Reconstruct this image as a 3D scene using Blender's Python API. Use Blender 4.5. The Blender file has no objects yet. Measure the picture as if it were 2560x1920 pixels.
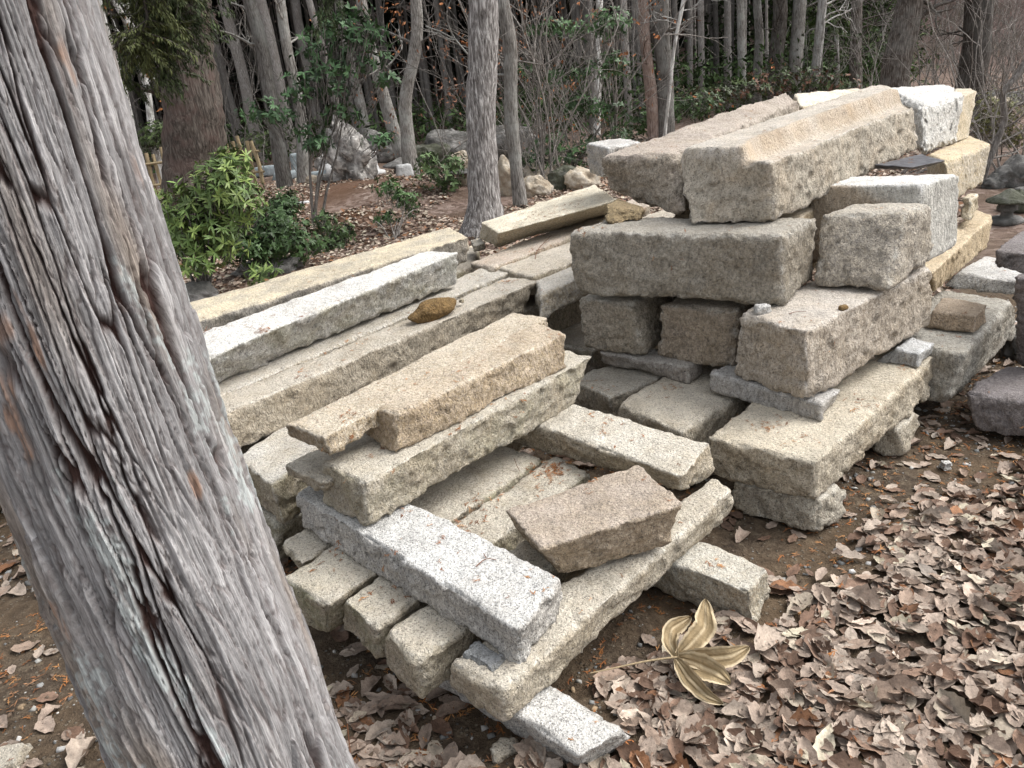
import bpy, math, random, json
import numpy as np
from mathutils import Vector

# ------------------------------------------------------------------ camera, light, exposure
scene = bpy.context.scene
COL = scene.collection
PITCH, ROLL, CAMH = math.radians(22.2), math.radians(6.5), 1.6
fw = Vector((0, math.cos(PITCH), -math.sin(PITCH)))
r0 = Vector((1, 0, 0)); u0 = Vector((0, math.sin(PITCH), math.cos(PITCH)))
rt = r0 * math.cos(ROLL) - u0 * math.sin(ROLL)
up = u0 * math.cos(ROLL) + r0 * math.sin(ROLL)
cam_data = bpy.data.cameras.new('camera')
cam = bpy.data.objects.new('camera', cam_data); COL.objects.link(cam)
from mathutils import Matrix
m3 = Matrix((rt, up, -fw)).transposed()
cam.matrix_world = Matrix.Translation((0, 0, CAMH)) @ m3.to_4x4()
cam_data.sensor_width = 36.0
cam_data.lens = 1900 / 2560 * 36.0
cam_data.clip_start = 0.05; cam_data.clip_end = 600
scene.camera = cam

world = bpy.data.worlds.new('World'); scene.world = world; world.use_nodes = True
wn = world.node_tree.nodes; wl = world.node_tree.links; wn.clear()
SUN_EL, SUN_ROT = math.radians(52), math.radians(84)
sky = wn.new('ShaderNodeTexSky'); sky.sky_type = 'NISHITA'; sky.sun_disc = False
sky.sun_elevation = SUN_EL; sky.sun_rotation = SUN_ROT
sky.dust_density = 4.0; sky.air_density = 1.0; sky.ozone_density = 1.0
hs = wn.new('ShaderNodeHueSaturation'); hs.inputs['Saturation'].default_value = 0.22
bg = wn.new('ShaderNodeBackground'); bg.inputs['Strength'].default_value = 0.15
wo = wn.new('ShaderNodeOutputWorld')
wl.new(sky.outputs[0], hs.inputs['Color']); wl.new(hs.outputs[0], bg.inputs['Color']); wl.new(bg.outputs[0], wo.inputs[0])
sd = bpy.data.lights.new('sun', 'SUN'); sd.energy = 0.95; sd.angle = math.radians(40); sd.color = (1, .97, .925)
so = bpy.data.objects.new('sun', sd); COL.objects.link(so)
sdir = Vector((math.sin(SUN_ROT) * math.cos(SUN_EL), math.cos(SUN_ROT) * math.cos(SUN_EL), math.sin(SUN_EL)))
so.rotation_euler = sdir.to_track_quat('Z', 'Y').to_euler(); so.location = (0, 0, 20)
scene.view_settings.view_transform = 'Standard'; scene.view_settings.look = 'None'
scene.view_settings.gamma = 1.0; scene.view_settings.use_curve_mapping = False
scene.view_settings.exposure = 1.05

# ------------------------------------------------------------------ helpers
def h3(ix, iy, iz, seed=0):
    n = (ix.astype(np.int64) * 374761393 + iy.astype(np.int64) * 668265263 + iz.astype(np.int64) * 2147483647 + seed * 1274126177) & 0xFFFFFFFF
    n = ((n ^ (n >> 13)) * 1274126177) & 0xFFFFFFFF
    n = ((n ^ (n >> 15)) * 2246822519) & 0xFFFFFFFF
    return ((n ^ (n >> 16)) & 0xFFFFFF) / float(0xFFFFFF)
def vn(p, seed=0):
    """smooth value noise in -1..1, p is (n,3)"""
    f = np.floor(p); t = p - f; t = t * t * (3 - 2 * t); i = f.astype(np.int64)
    x, y, z = i[:, 0], i[:, 1], i[:, 2]; a, b, c = t[:, 0], t[:, 1], t[:, 2]
    def g(dx, dy, dz): return h3(x + dx, y + dy, z + dz, seed)
    x00 = g(0,0,0) * (1 - a) + g(1,0,0) * a; x10 = g(0,1,0) * (1 - a) + g(1,1,0) * a
    x01 = g(0,0,1) * (1 - a) + g(1,0,1) * a; x11 = g(0,1,1) * (1 - a) + g(1,1,1) * a
    return ((x00 * (1 - b) + x10 * b) * (1 - c) + (x01 * (1 - b) + x11 * b) * c) * 2 - 1
def fbm(p, oct=3, seed=0):
    s = 0; a = 1.0; tot = 0
    for o in range(oct):
        s = s + a * vn(p * (2.03 ** o) + 17.3 * o, seed + o); tot += a; a *= .5
    return s / tot
def worley(p, seed=0):
    """returns F1, F2, cell id hash, vector to the cell centre"""
    f = np.floor(p); i = f.astype(np.int64); n = len(p)
    d1 = np.full(n, 9.); d2 = np.full(n, 9.); cid = np.zeros(n); vec = np.zeros((n, 3))
    for dx in (-1, 0, 1):
        for dy in (-1, 0, 1):
            for dz in (-1, 0, 1):
                x, y, z = i[:, 0] + dx, i[:, 1] + dy, i[:, 2] + dz
                c = np.stack([x + h3(x, y, z, seed), y + h3(x, y, z, seed + 1), z + h3(x, y, z, seed + 2)], 1)
                v = p - c; d = np.sqrt((v * v).sum(1)); idh = h3(x, y, z, seed + 3)
                near = d < d1
                d2 = np.where(near, d1, np.minimum(d2, d)); cid = np.where(near, idh, cid)
                vec = np.where(near[:, None], v, vec); d1 = np.where(near, d, d1)
    return d1, d2, cid, vec
def sstep(a, b, x):
    t = np.clip((x - a) / (b - a), 0, 1); return t * t * (3 - 2 * t)

def mesh_np(name, V, F, smooth=True, attrs=None, mat=None):
    """V (n,3); F (m,k) with the same k for all faces"""
    me = bpy.data.meshes.new(name); V = np.asarray(V, np.float32); F = np.asarray(F, np.int32)
    me.vertices.add(len(V)); me.vertices.foreach_set('co', V.ravel())
    k = F.shape[1]; me.loops.add(F.size); me.loops.foreach_set('vertex_index', F.ravel())
    me.polygons.add(len(F)); me.polygons.foreach_set('loop_start', np.arange(0, F.size, k, dtype=np.int32))
    me.polygons.foreach_set('loop_total', np.full(len(F), k, np.int32))
    if smooth: me.polygons.foreach_set('use_smooth', np.ones(len(F), bool))
    me.update(calc_edges=True)
    for an, av in (attrs or {}).items():
        av = np.asarray(av, np.float32)
        if av.ndim == 1:
            a = me.attributes.new(an, 'FLOAT', 'POINT'); a.data.foreach_set('value', av)
        else:
            if av.shape[1] == 3: av = np.concatenate([av, np.ones((len(av), 1), np.float32)], 1)
            a = me.attributes.new(an, 'FLOAT_COLOR', 'POINT'); a.data.foreach_set('color', av.ravel())
    if mat: me.materials.append(mat)
    return me
def link(name, me, parent=None, loc=(0, 0, 0), **props):
    o = bpy.data.objects.new(name, me); COL.objects.link(o); o.location = loc
    if parent: o.parent = parent
    for k, v in props.items(): o[k] = v
    return o
def tag(o, label=None, cat=None, group=None, kind=None):
    if label: o['label'] = label
    if cat: o['category'] = cat
    if group: o['group'] = group
    if kind: o['kind'] = kind
    return o
def empty(name, loc, label=None, cat=None, group=None):
    o = bpy.data.objects.new(name, None); COL.objects.link(o); o.location = loc; o.empty_display_size = .1
    return tag(o, label, cat, group)
class MB:
    """collects several pieces into one mesh (all quads; triangles repeat the last corner as tris list)"""
    def __init__(s): s.V = []; s.F = []; s.n = 0; s.A = {}
    def add(s, V, F, **a):
        V = np.asarray(V, float); F = np.asarray(F, int)
        s.V.append(V); s.F.append(F + s.n); s.n += len(V)
        for k, v in a.items():
            v = np.asarray(v, float)
            if v.ndim == 0 or (v.ndim == 1 and len(v) == 3 and len(V) != 3): v = np.tile(v, (len(V), 1)) if v.ndim else np.full(len(V), float(v))
            s.A.setdefault(k, []).append(v)
    def mesh(s, name, mat, smooth=True):
        return mesh_np(name, np.concatenate(s.V), np.concatenate(s.F), smooth, {k: np.concatenate(v) for k, v in s.A.items()}, mat)
def tube(pts, rad, sides=6, close=True, jitter=0, seed=0):
    P = np.asarray(pts, float); n = len(P); rad = np.broadcast_to(np.asarray(rad, float), (n,))
    T = np.gradient(P, axis=0); T /= np.linalg.norm(T, axis=1)[:, None] + 1e-9
    ref = np.array([0, 1., .01]) if abs(T[0][2]) > .7 else np.array([0, 0, 1.])
    A = np.cross(T, ref); A /= np.linalg.norm(A, axis=1)[:, None] + 1e-9; B = np.cross(T, A)
    th = np.arange(sides) * 2 * math.pi / sides
    R = rad[:, None] * np.ones(sides)
    V = P[:, None, :] + (A[:, None, :] * np.cos(th)[None, :, None] + B[:, None, :] * np.sin(th)[None, :, None]) * R[:, :, None]
    if jitter:
        q = V.reshape(-1, 3); d = fbm(q * 9, 2, seed).reshape(n, sides)
        V = P[:, None, :] + (V - P[:, None, :]) * (1 + jitter * d)[:, :, None]
    V = V.reshape(-1, 3); i, j = np.meshgrid(np.arange(n - 1), np.arange(sides), indexing='ij')
    a = (i * sides + j).ravel(); b = (i * sides + (j + 1) % sides).ravel()
    F = np.stack([a, b, b + sides, a + sides], 1)
    return V, F
def resample(pts, n):
    P = np.asarray(pts, float); d = np.r_[0, np.cumsum(np.linalg.norm(np.diff(P[:, :3], axis=0), axis=1))]
    t = np.linspace(0, d[-1], n)
    # smooth interpolation (Catmull-Rom through numpy: dense linear, then smoothing)
    Q = np.stack([np.interp(t, d, P[:, k]) for k in range(P.shape[1])], 1)
    for _ in range(2):
        Q[1:-1] = (Q[:-2] + 2 * Q[1:-1] + Q[2:]) / 4
    return Q

# ------------------------------------------------------------------ materials
class NT:
    def __init__(s, name):
        s.m = bpy.data.materials.new(name); s.m.use_nodes = True
        s.n = s.m.node_tree.nodes; s.l = s.m.node_tree.links; s.n.clear()
        s.out = s.n.new('ShaderNodeOutputMaterial'); s.b = s.n.new('ShaderNodeBsdfPrincipled')
        s.l.new(s.b.outputs[0], s.out.inputs[0]); s.b.inputs['Roughness'].default_value = .85
        s.b.inputs['Specular IOR Level'].default_value = .25
    def set(s, sock, v):
        if isinstance(v, bpy.types.NodeSocket): s.l.new(v, sock)
        else:
            if sock.type == 'RGBA' and not hasattr(v, '__len__'): v = (v, v, v, 1)
            if sock.type == 'RGBA' and len(v) == 3: v = (*v, 1)
            sock.default_value = v
    def co(s, kind='Object', scale=None, rot=None):
        t = s.n.new('ShaderNodeTexCoord').outputs[kind]
        if scale or rot:
            mp = s.n.new('ShaderNodeMapping'); s.l.new(t, mp.inputs[0])
            if scale: mp.inputs['Scale'].default_value = scale
            if rot: mp.inputs['Rotation'].default_value = rot
            return mp.outputs[0]
        return t
    def noise(s, vec, sc, det=2, rough=.5, dist=0):
        t = s.n.new('ShaderNodeTexNoise'); s.l.new(vec, t.inputs['Vector'])
        t.inputs['Scale'].default_value = sc; t.inputs['Detail'].default_value = det
        t.inputs['Roughness'].default_value = rough; t.inputs['Distortion'].default_value = dist
        return t.outputs['Fac']
    def vor(s, vec, sc, out='Color', feat='F1'):
        t = s.n.new('ShaderNodeTexVoronoi'); t.feature = feat; s.l.new(vec, t.inputs['Vector'])
        t.inputs['Scale'].default_value = sc
        o = t.outputs[out]
        if out == 'Color':
            q = s.n.new('ShaderNodeSeparateColor'); s.l.new(o, q.inputs[0]); return q.outputs[0]
        return o
    def ramp(s, fac, stops, interp='LINEAR'):
        r = s.n.new('ShaderNodeValToRGB'); s.l.new(fac, r.inputs[0]); e = r.color_ramp.elements
        r.color_ramp.interpolation = interp
        while len(e) < len(stops): e.new(.5)
        for i, (p, c) in enumerate(stops):
            e[i].position = p; c = (c, c, c) if not hasattr(c, '__len__') else c; e[i].color = (*c, 1)
        return r.outputs[0]
    def mix(s, fac, a, b, mode='MIX'):
        x = s.n.new('ShaderNodeMix'); x.data_type = 'RGBA'; x.blend_type = mode
        s.set(x.inputs['Factor'], fac); s.set(x.inputs['A'], a); s.set(x.inputs['B'], b)
        # colour sockets are the ones named A/B of RGBA type
        for nm, v in (('A', a), ('B', b)):
            for q in x.inputs:
                if q.name == nm and q.type == 'RGBA': s.set(q, v)
        for q in x.inputs:
            if q.name == 'Factor' and q.type == 'VALUE': s.set(q, fac)
        return [q for q in x.outputs if q.type == 'RGBA'][0]
    def math(s, op, a, b=0.0, clamp=False):
        x = s.n.new('ShaderNodeMath'); x.operation = op; x.use_clamp = clamp; s.set(x.inputs[0], a); s.set(x.inputs[1], b); return x.outputs[0]
    def attr(s, name, out='Fac'):
        a = s.n.new('ShaderNodeAttribute'); a.attribute_name = name; return a.outputs[out]
    def bump(s, h, strength=.5, dist=.01, normal=None):
        b = s.n.new('ShaderNodeBump'); b.inputs['Strength'].default_value = strength; b.inputs['Distance'].default_value = dist
        s.l.new(h, b.inputs['Height'])
        if normal: s.l.new(normal, b.inputs['Normal'])
        return b.outputs[0]
    def done(s, col, nrm=None, rough=None):
        s.set(s.b.inputs['Base Color'], col)
        if nrm: s.l.new(nrm, s.b.inputs['Normal'])
        if rough is not None: s.set(s.b.inputs['Roughness'], rough)
        return s.m

_gm = {}
def granite(c1=(.50,.45,.38), c2=(.33,.29,.24), stain=(.36,.26,.15), st=.5, speck=.10, moss=0., pale=(.62,.60,.57), paleamt=.6, seed=0.):
    key = (c1, c2, stain, st, speck, moss, pale, paleamt)
    if key in _gm: return _gm[key]
    t = NT('granite'); o = t.co('Object')
    grain = t.vor(o, 330); big = t.noise(o, 75, 3, .6); blot = t.noise(o, 22, 4, .65); low = t.noise(o, 3.6, 5, .65, .6); pit = t.noise(t.co('Object', (1, 1, .45), (.5, .6, .7)), 70, 4, .65, .4)
    g = t.ramp(grain, [(0, .72), (.3, .9), (.6, 1.02), (1, 1.2)])
    col = t.mix(t.ramp(big, [(.38, 0), (.62, 1)]), c2, c1)
    col = t.mix(.9, col, g, 'MULTIPLY')
    stm = t.ramp(low, [(.42, 0), (.66, 1)])
    stm = t.math('MULTIPLY', stm, t.ramp(blot, [(.25, .35), (.7, 1)]))
    col = t.mix(t.math('MULTIPLY', stm, st), col, t.mix(.8, stain, g, 'MULTIPLY'))
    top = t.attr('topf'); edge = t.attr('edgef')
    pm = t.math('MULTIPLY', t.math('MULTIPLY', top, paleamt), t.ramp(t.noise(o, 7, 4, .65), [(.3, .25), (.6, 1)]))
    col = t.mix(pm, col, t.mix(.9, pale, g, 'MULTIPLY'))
    em = t.math('MULTIPLY', edge, t.ramp(t.noise(o, 26, 3, .6), [(.42, 0), (.62, .75)]))
    col = t.mix(em, col, t.mix(.8, tuple(min(1, x * 1.25) for x in pale), g, 'MULTIPLY'))
    col = t.mix(t.attr('stainf'), col, t.mix(.8, (.43, .31, .19), g, 'MULTIPLY'))
    # dark mica specks
    sp = t.vor(o, 185); dist = t.vor(o, 185, 'Distance')
    spm = t.math('MULTIPLY', t.math('LESS_THAN', sp, speck * 1.5), t.ramp(dist, [(.0, 1), (.45, .8), (.6, 0)]))
    col = t.mix(t.math('MULTIPLY', spm, .62), col, (.09, .085, .08))
    if moss:
        sepn = t.n.new('ShaderNodeTexCoord')
        mm = t.math('MULTIPLY', t.ramp(t.noise(o, 9, 4, .6), [(.40, 0), (.65, 1)]), moss)
        mm = t.math('MULTIPLY', mm, t.math('SUBTRACT', 1.15, top, True))
        col = t.mix(mm, col, t.mix(.8, (.20, .21, .105), g, 'MULTIPLY'))
    # pit noise makes hollows darker, most on sides; faces carry broad cloudy tones
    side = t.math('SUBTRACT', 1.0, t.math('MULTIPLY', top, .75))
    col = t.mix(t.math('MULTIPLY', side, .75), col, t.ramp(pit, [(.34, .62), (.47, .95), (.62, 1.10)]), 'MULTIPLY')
    col = t.mix(.8, col, t.ramp(t.noise(o, 8.5, 4, .6), [(.3, .78), (.5, 1.0), (.72, 1.14)]), 'MULTIPLY')
    # relief
    tool = t.noise(t.co('Object', (1, 1, .35), (0.5, 0.6, 0.7)), 55, 4, .62, .3)
    hh = t.math('ADD', t.math('MULTIPLY', tool, .75), t.math('MULTIPLY', t.noise(o, 150, 3, .6), .45))
    hh = t.math('ADD', hh, t.math('MULTIPLY', grain, .06))
    b = t.bump(t.math('ADD', hh, t.math('MULTIPLY', pit, t.math('MULTIPLY', side, 1.1))), .95, .017)
    m = t.done(col, b, .88); _gm[key] = m; return m

# ------------------------------------------------------------------ rough stone from eight corners
STONES = []      # (verts, faces) of every stone, used to lay debris on them
def stone(name, P, mat, cell=.011, r=.016, rt=.35, rs=1.0, low=1.0, seed=0, mod=None, parent=None, keep=True):
    P = np.asarray(P, float)          # 0..3 bottom, 4..7 top, in the same order round
    base = P[:4].mean(0).copy(); base[2] = P[:4, 2].min()
    L = np.array([np.linalg.norm(P[[1,2,5,6]].mean(0) - P[[0,3,4,7]].mean(0)), np.linalg.norm(P[[2,3,6,7]].mean(0) - P[[0,1,4,5]].mean(0)), np.linalg.norm(P[4:].mean(0) - P[:4].mean(0))])
    N = np.maximum(4, np.ceil(L / cell)).astype(int); N = np.minimum(N, 190)
    nx, ny, nz = N
    I, J, K = np.meshgrid(np.arange(nx + 1), np.arange(ny + 1), np.arange(nz + 1), indexing='ij')
    surf = (I == 0) | (I == nx) | (J == 0) | (J == ny) | (K == 0) | (K == nz)
    idx = -np.ones(surf.shape, int); idx[surf] = np.arange(surf.sum())
    a = np.stack([I[surf] / nx, J[surf] / ny, K[surf] / nz], 1) * 2 - 1
    H = L / 2; a = a * H
    F = []
    def q(A, flip):
        f = np.stack([A[:-1, :-1].ravel(), A[1:, :-1].ravel(), A[1:, 1:].ravel(), A[:-1, 1:].ravel()], 1)
        F.append(f[:, ::-1] if flip else f)
    q(idx[:, :, 0], True); q(idx[:, :, -1], False); q(idx[:, 0, :], False); q(idx[:, -1, :], True); q(idx[0], True); q(idx[-1], False)
    F = np.concatenate(F)
    off = np.array([seed * 7.13, seed * 3.71, seed * 1.93])
    rr = r * (.8 + .75 * vn(a * 9 + off, 5) + .5 * vn(a * 34 + off, 6)); rr = np.clip(rr, .004, .42 * H.min() * 2 * .5)
    core = np.clip(a, -(H - rr[:, None]), H - rr[:, None]); d = a - core; dn = np.linalg.norm(d, axis=1) + 1e-9
    nrm = d / dn[:, None]; a2 = core + nrm * rr[:, None]
    edgef = np.clip((1 - np.abs(nrm).max(1)) * 3.2, 0, 1)
    t = (a2 / H + 1) / 2; u, v, w = t[:, 0:1], t[:, 1:2], t[:, 2:3]
    def tri(u, v, w):
        b = (P[0] * (1 - u) + P[1] * u) * (1 - v) + (P[3] * (1 - u) + P[2] * u) * v
        tp = (P[4] * (1 - u) + P[5] * u) * (1 - v) + (P[7] * (1 - u) + P[6] * u) * v
        return b * (1 - w) + tp * w
    W = tri(u, v, w)
    E1 = P[[1,2,5,6]].mean(0) - P[[0,3,4,7]].mean(0); E2 = P[[2,3,6,7]].mean(0) - P[[0,1,4,5]].mean(0); E3 = P[4:].mean(0) - P[:4].mean(0)
    E1, E2, E3 = [e / np.linalg.norm(e) for e in (E1, E2, E3)]
    NW = nrm[:, 0:1] * E1 + nrm[:, 1:2] * E2 + nrm[:, 2:3] * E3; NW /= np.linalg.norm(NW, axis=1)[:, None]
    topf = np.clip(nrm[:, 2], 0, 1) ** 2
    q_ = W + off
    rough = rs * (1 - topf) + rt * topf
    d1, d2, cid, vec = worley(q_ * np.array([15, 15, 22]) , seed % 50)
    tilt = np.stack([h3((cid * 9999).astype(int), np.zeros(len(q_), int) + k, np.zeros(len(q_), int), 3) for k in range(3)], 1) * 2 - 1
    fac = (vec * tilt).sum(1)
    f1_, f2_, cid_, vec_ = worley(q_ * np.array([34, 34, 40]) + 3.3, (seed + 17) % 50)
    tl2 = np.stack([h3((cid_ * 9999).astype(int), np.zeros(len(q_), int) + k, np.zeros(len(q_), int), 8) for k in range(3)], 1) * 2 - 1
    disp = rough * (.0088 * fac + .0034 * (vec_ * tl2).sum(1) + .0042 * fbm(q_ * 24, 3, 2) + .0018 * fbm(q_ * 95, 2, 4)) + low * (.008 * vn(q_ * 5, 9) + .004 * vn(q_ * 13, 11)) * (.4 + .6 * (1 - topf)) - .009 * rough * edgef * np.clip(fbm(q_ * 13 + 5, 2, 14) * 2.2 - .1, 0, 1)
    W = W + NW * disp[:, None]
    stainf = np.zeros(len(W))
    if mod: W, stainf = mod(W, t, nrm, q_)
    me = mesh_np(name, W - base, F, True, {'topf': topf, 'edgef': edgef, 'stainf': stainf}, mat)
    o = link(name, me, parent, tuple(base) if parent is None else tuple(base - np.array(parent.location)))
    if keep: STONES.append((W, F))
    return o
# ------------------------------------------------------------------ ground (one sheet to the horizon)
def gh(x, y):
    p = np.stack([x, y, np.zeros_like(x)], 1); r = np.hypot(x - .2, y - 2.2)
    near = .012 * vn(p * 3.1, 21) + .006 * vn(p * 11, 22)
    far = .10 * vn(p * .35, 23) + .05 * vn(p * 1.1, 24)
    k = sstep(6, 14, r)
    z = near + far * k - .012
    # pile of raked leaves at the right, spoil mounds by the boulders
    z += .035 * sstep(.15, .55, leafmask(x, y)) * (r < 5)
    for mx, my, mr, mh in ((-2.0, 12.2, 1.3, .22), (-1.0, 11.4, .9, .14), (-1.75, 9.6, .55, .22), (-3.2, 13.2, 1.0, .15)):
        z += mh * np.exp(-((x - mx) ** 2 + (y - my) ** 2) / mr ** 2)
    # wooded hillside behind everything
    hill = sstep(46, 95, y + .35 * np.abs(x - 5) * (x > 5)) * 26 + sstep(30, 110, np.abs(x)) * 10
    dip = -1.2 * sstep(7, 14, x - .15 * y) * sstep(6, 12, y) * (1 - sstep(40, 60, y)) * .6
    return z + hill + dip
# outline of the dense leaf pile on the ground, in metres
PILE = np.array([(-.02,1.55),(.30,1.72),(.50,1.90),(.72,1.98),(.97,2.06),(1.10,2.20),(1.27,2.33),(1.55,2.42),(2.1,2.52),(2.9,2.7),(3.2,1.2),(1.2,.6),(-.3,.9),(-.35,1.25)])
def inpoly(x, y, poly):
    c = np.zeros(len(x), bool); n = len(poly); j = n - 1
    for i in range(n):
        xi, yi = poly[i]; xj, yj = poly[j]
        hit = ((yi > y) != (yj > y)) & (x < (xj - xi) * (y - yi) / (yj - yi + 1e-12) + xi); c ^= hit; j = i
    return c
def polydist(x, y, poly):
    d = np.full(len(x), 9.); n = len(poly)
    for i in range(n):
        a = poly[i]; b = poly[(i + 1) % n]; ab = b - a; t = np.clip(((x - a[0]) * ab[0] + (y - a[1]) * ab[1]) / (ab @ ab), 0, 1)
        d = np.minimum(d, np.hypot(x - a[0] - t * ab[0], y - a[1] - t * ab[1]))
    return np.where(inpoly(x, y, poly), d, -d)
def leafmask(x, y):
    return np.clip(.30 + polydist(x, y, PILE) * 2.2, 0, 1)

def axis(lo, hi, c, fine, n):
    s = np.linspace(-1, 1, n); k = 5.2
    t = np.sinh(s * k) / np.sinh(k); return np.where(t < 0, c + t * (c - lo), c + t * (hi - c))
gx = np.unique(np.concatenate([axis(-140, 140, .2, 1, 180), np.arange(-3, 3.2, .045), np.arange(-9, 9, .16)]))
gy = np.unique(np.concatenate([axis(-30, 170, 2.2, 1, 180), np.arange(.4, 5, .045), np.arange(5, 19, .15)]))
X, Y = np.meshgrid(gx, gy, indexing='ij'); xs, ys = X.ravel(), Y.ravel(); zs = gh(xs, ys)
nxg, nyg = len(gx), len(gy); ii, jj = np.meshgrid(np.arange(nxg - 1), np.arange(nyg - 1), indexing='ij')
a_ = (ii * nyg + jj).ravel(); GF = np.stack([a_, a_ + nyg, a_ + nyg + 1, a_ + 1], 1)
t = NT('earth'); o = t.co('Object')
peb = t.vor(o, 75); pebd = t.vor(o, 75, 'Distance'); n1 = t.noise(o, 2.2, 4, .6); n2 = t.noise(o, 28, 4, .7); n3 = t.noise(o, 160, 2, .6)
soil = t.ramp(n2, [(.3, (.032, .023, .016)), (.5, (.078, .057, .039)), (.7, (.15, .118, .082))])
soil = t.mix(t.math('MULTIPLY', t.ramp(n1, [(.4, 0), (.6, 1)]), .6), soil, (.125, .085, .05))
gr = t.math('MULTIPLY', t.math('LESS_THAN', peb, .16), t.ramp(pebd, [(.3, 1), (.45, 0)]))
gcol = t.ramp(t.vor(o, 90), [(0, (.20, .195, .18)), (.06, (.11, .105, .10)), (.12, (.19, .16, .12))], 'CONSTANT')
near = t.mix(t.math('MULTIPLY', gr, .8), soil, gcol)
lit = t.vor(o, 17); lit2 = t.noise(o, 8, 4, .7)
litter = t.ramp(lit, [(0, (.085, .055, .04)), (.3, (.19, .135, .11)), (.55, (.29, .22, .185)), (.8, (.12, .078, .058)), (1, (.36, .29, .245))])
fm = t.ramp(t.noise(o, .9, 4, .65), [(.38, .1), (.55, .9)])
far = t.mix(fm, t.mix(lit2, (.075, .048, .032), (.135, .092, .064)), litter)
col = t.mix(t.attr('farf'), near, far)
col = t.mix(t.attr('orangef'), col, t.mix(n2, (.075, .038, .02), (.145, .072, .036)))
col = t.mix(t.attr('hillf'), col, t.ramp(t.noise(o, .5, 5, .7), [(.3, (.03, .03, .018)), (.5, (.075, .05, .042)), (.7, (.15, .10, .09))]))
m_ground = t.done(col, t.bump(t.math('ADD', t.math('MULTIPLY', n2, .7), t.math('ADD', t.math('MULTIPLY', gr, .35), t.math('MULTIPLY', n3, .2))), .95, .028), .95)
rad = np.hypot(xs, ys - 1.5)
farf = sstep(4.2, 6.5, rad)
orange = np.zeros(len(xs))
for mx, my, mr in ((-2.0, 12.3, 1.2), (-1.0, 12.0, 1.0), (-1.75, 9.6, .6), (.1, 12.6, .9)):
    orange = np.maximum(orange, np.exp(-((xs - mx) ** 2 + (ys - my) ** 2) / mr ** 2))
hillf = sstep(40, 55, ys + .3 * np.abs(xs))
ground = link('ground', mesh_np('ground', np.stack([xs, ys, zs], 1), GF, True, {'farf': farf, 'orangef': np.clip(orange * (.55 + .6 * vn(np.stack([xs * 1.7, ys * 1.7, xs * 0], 1), 71)), 0, .85), 'hillf': hillf}, m_ground), None, kind='structure')
def gz(x, y): return float(gh(np.array([float(x)]), np.array([float(y)]))[0])

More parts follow.
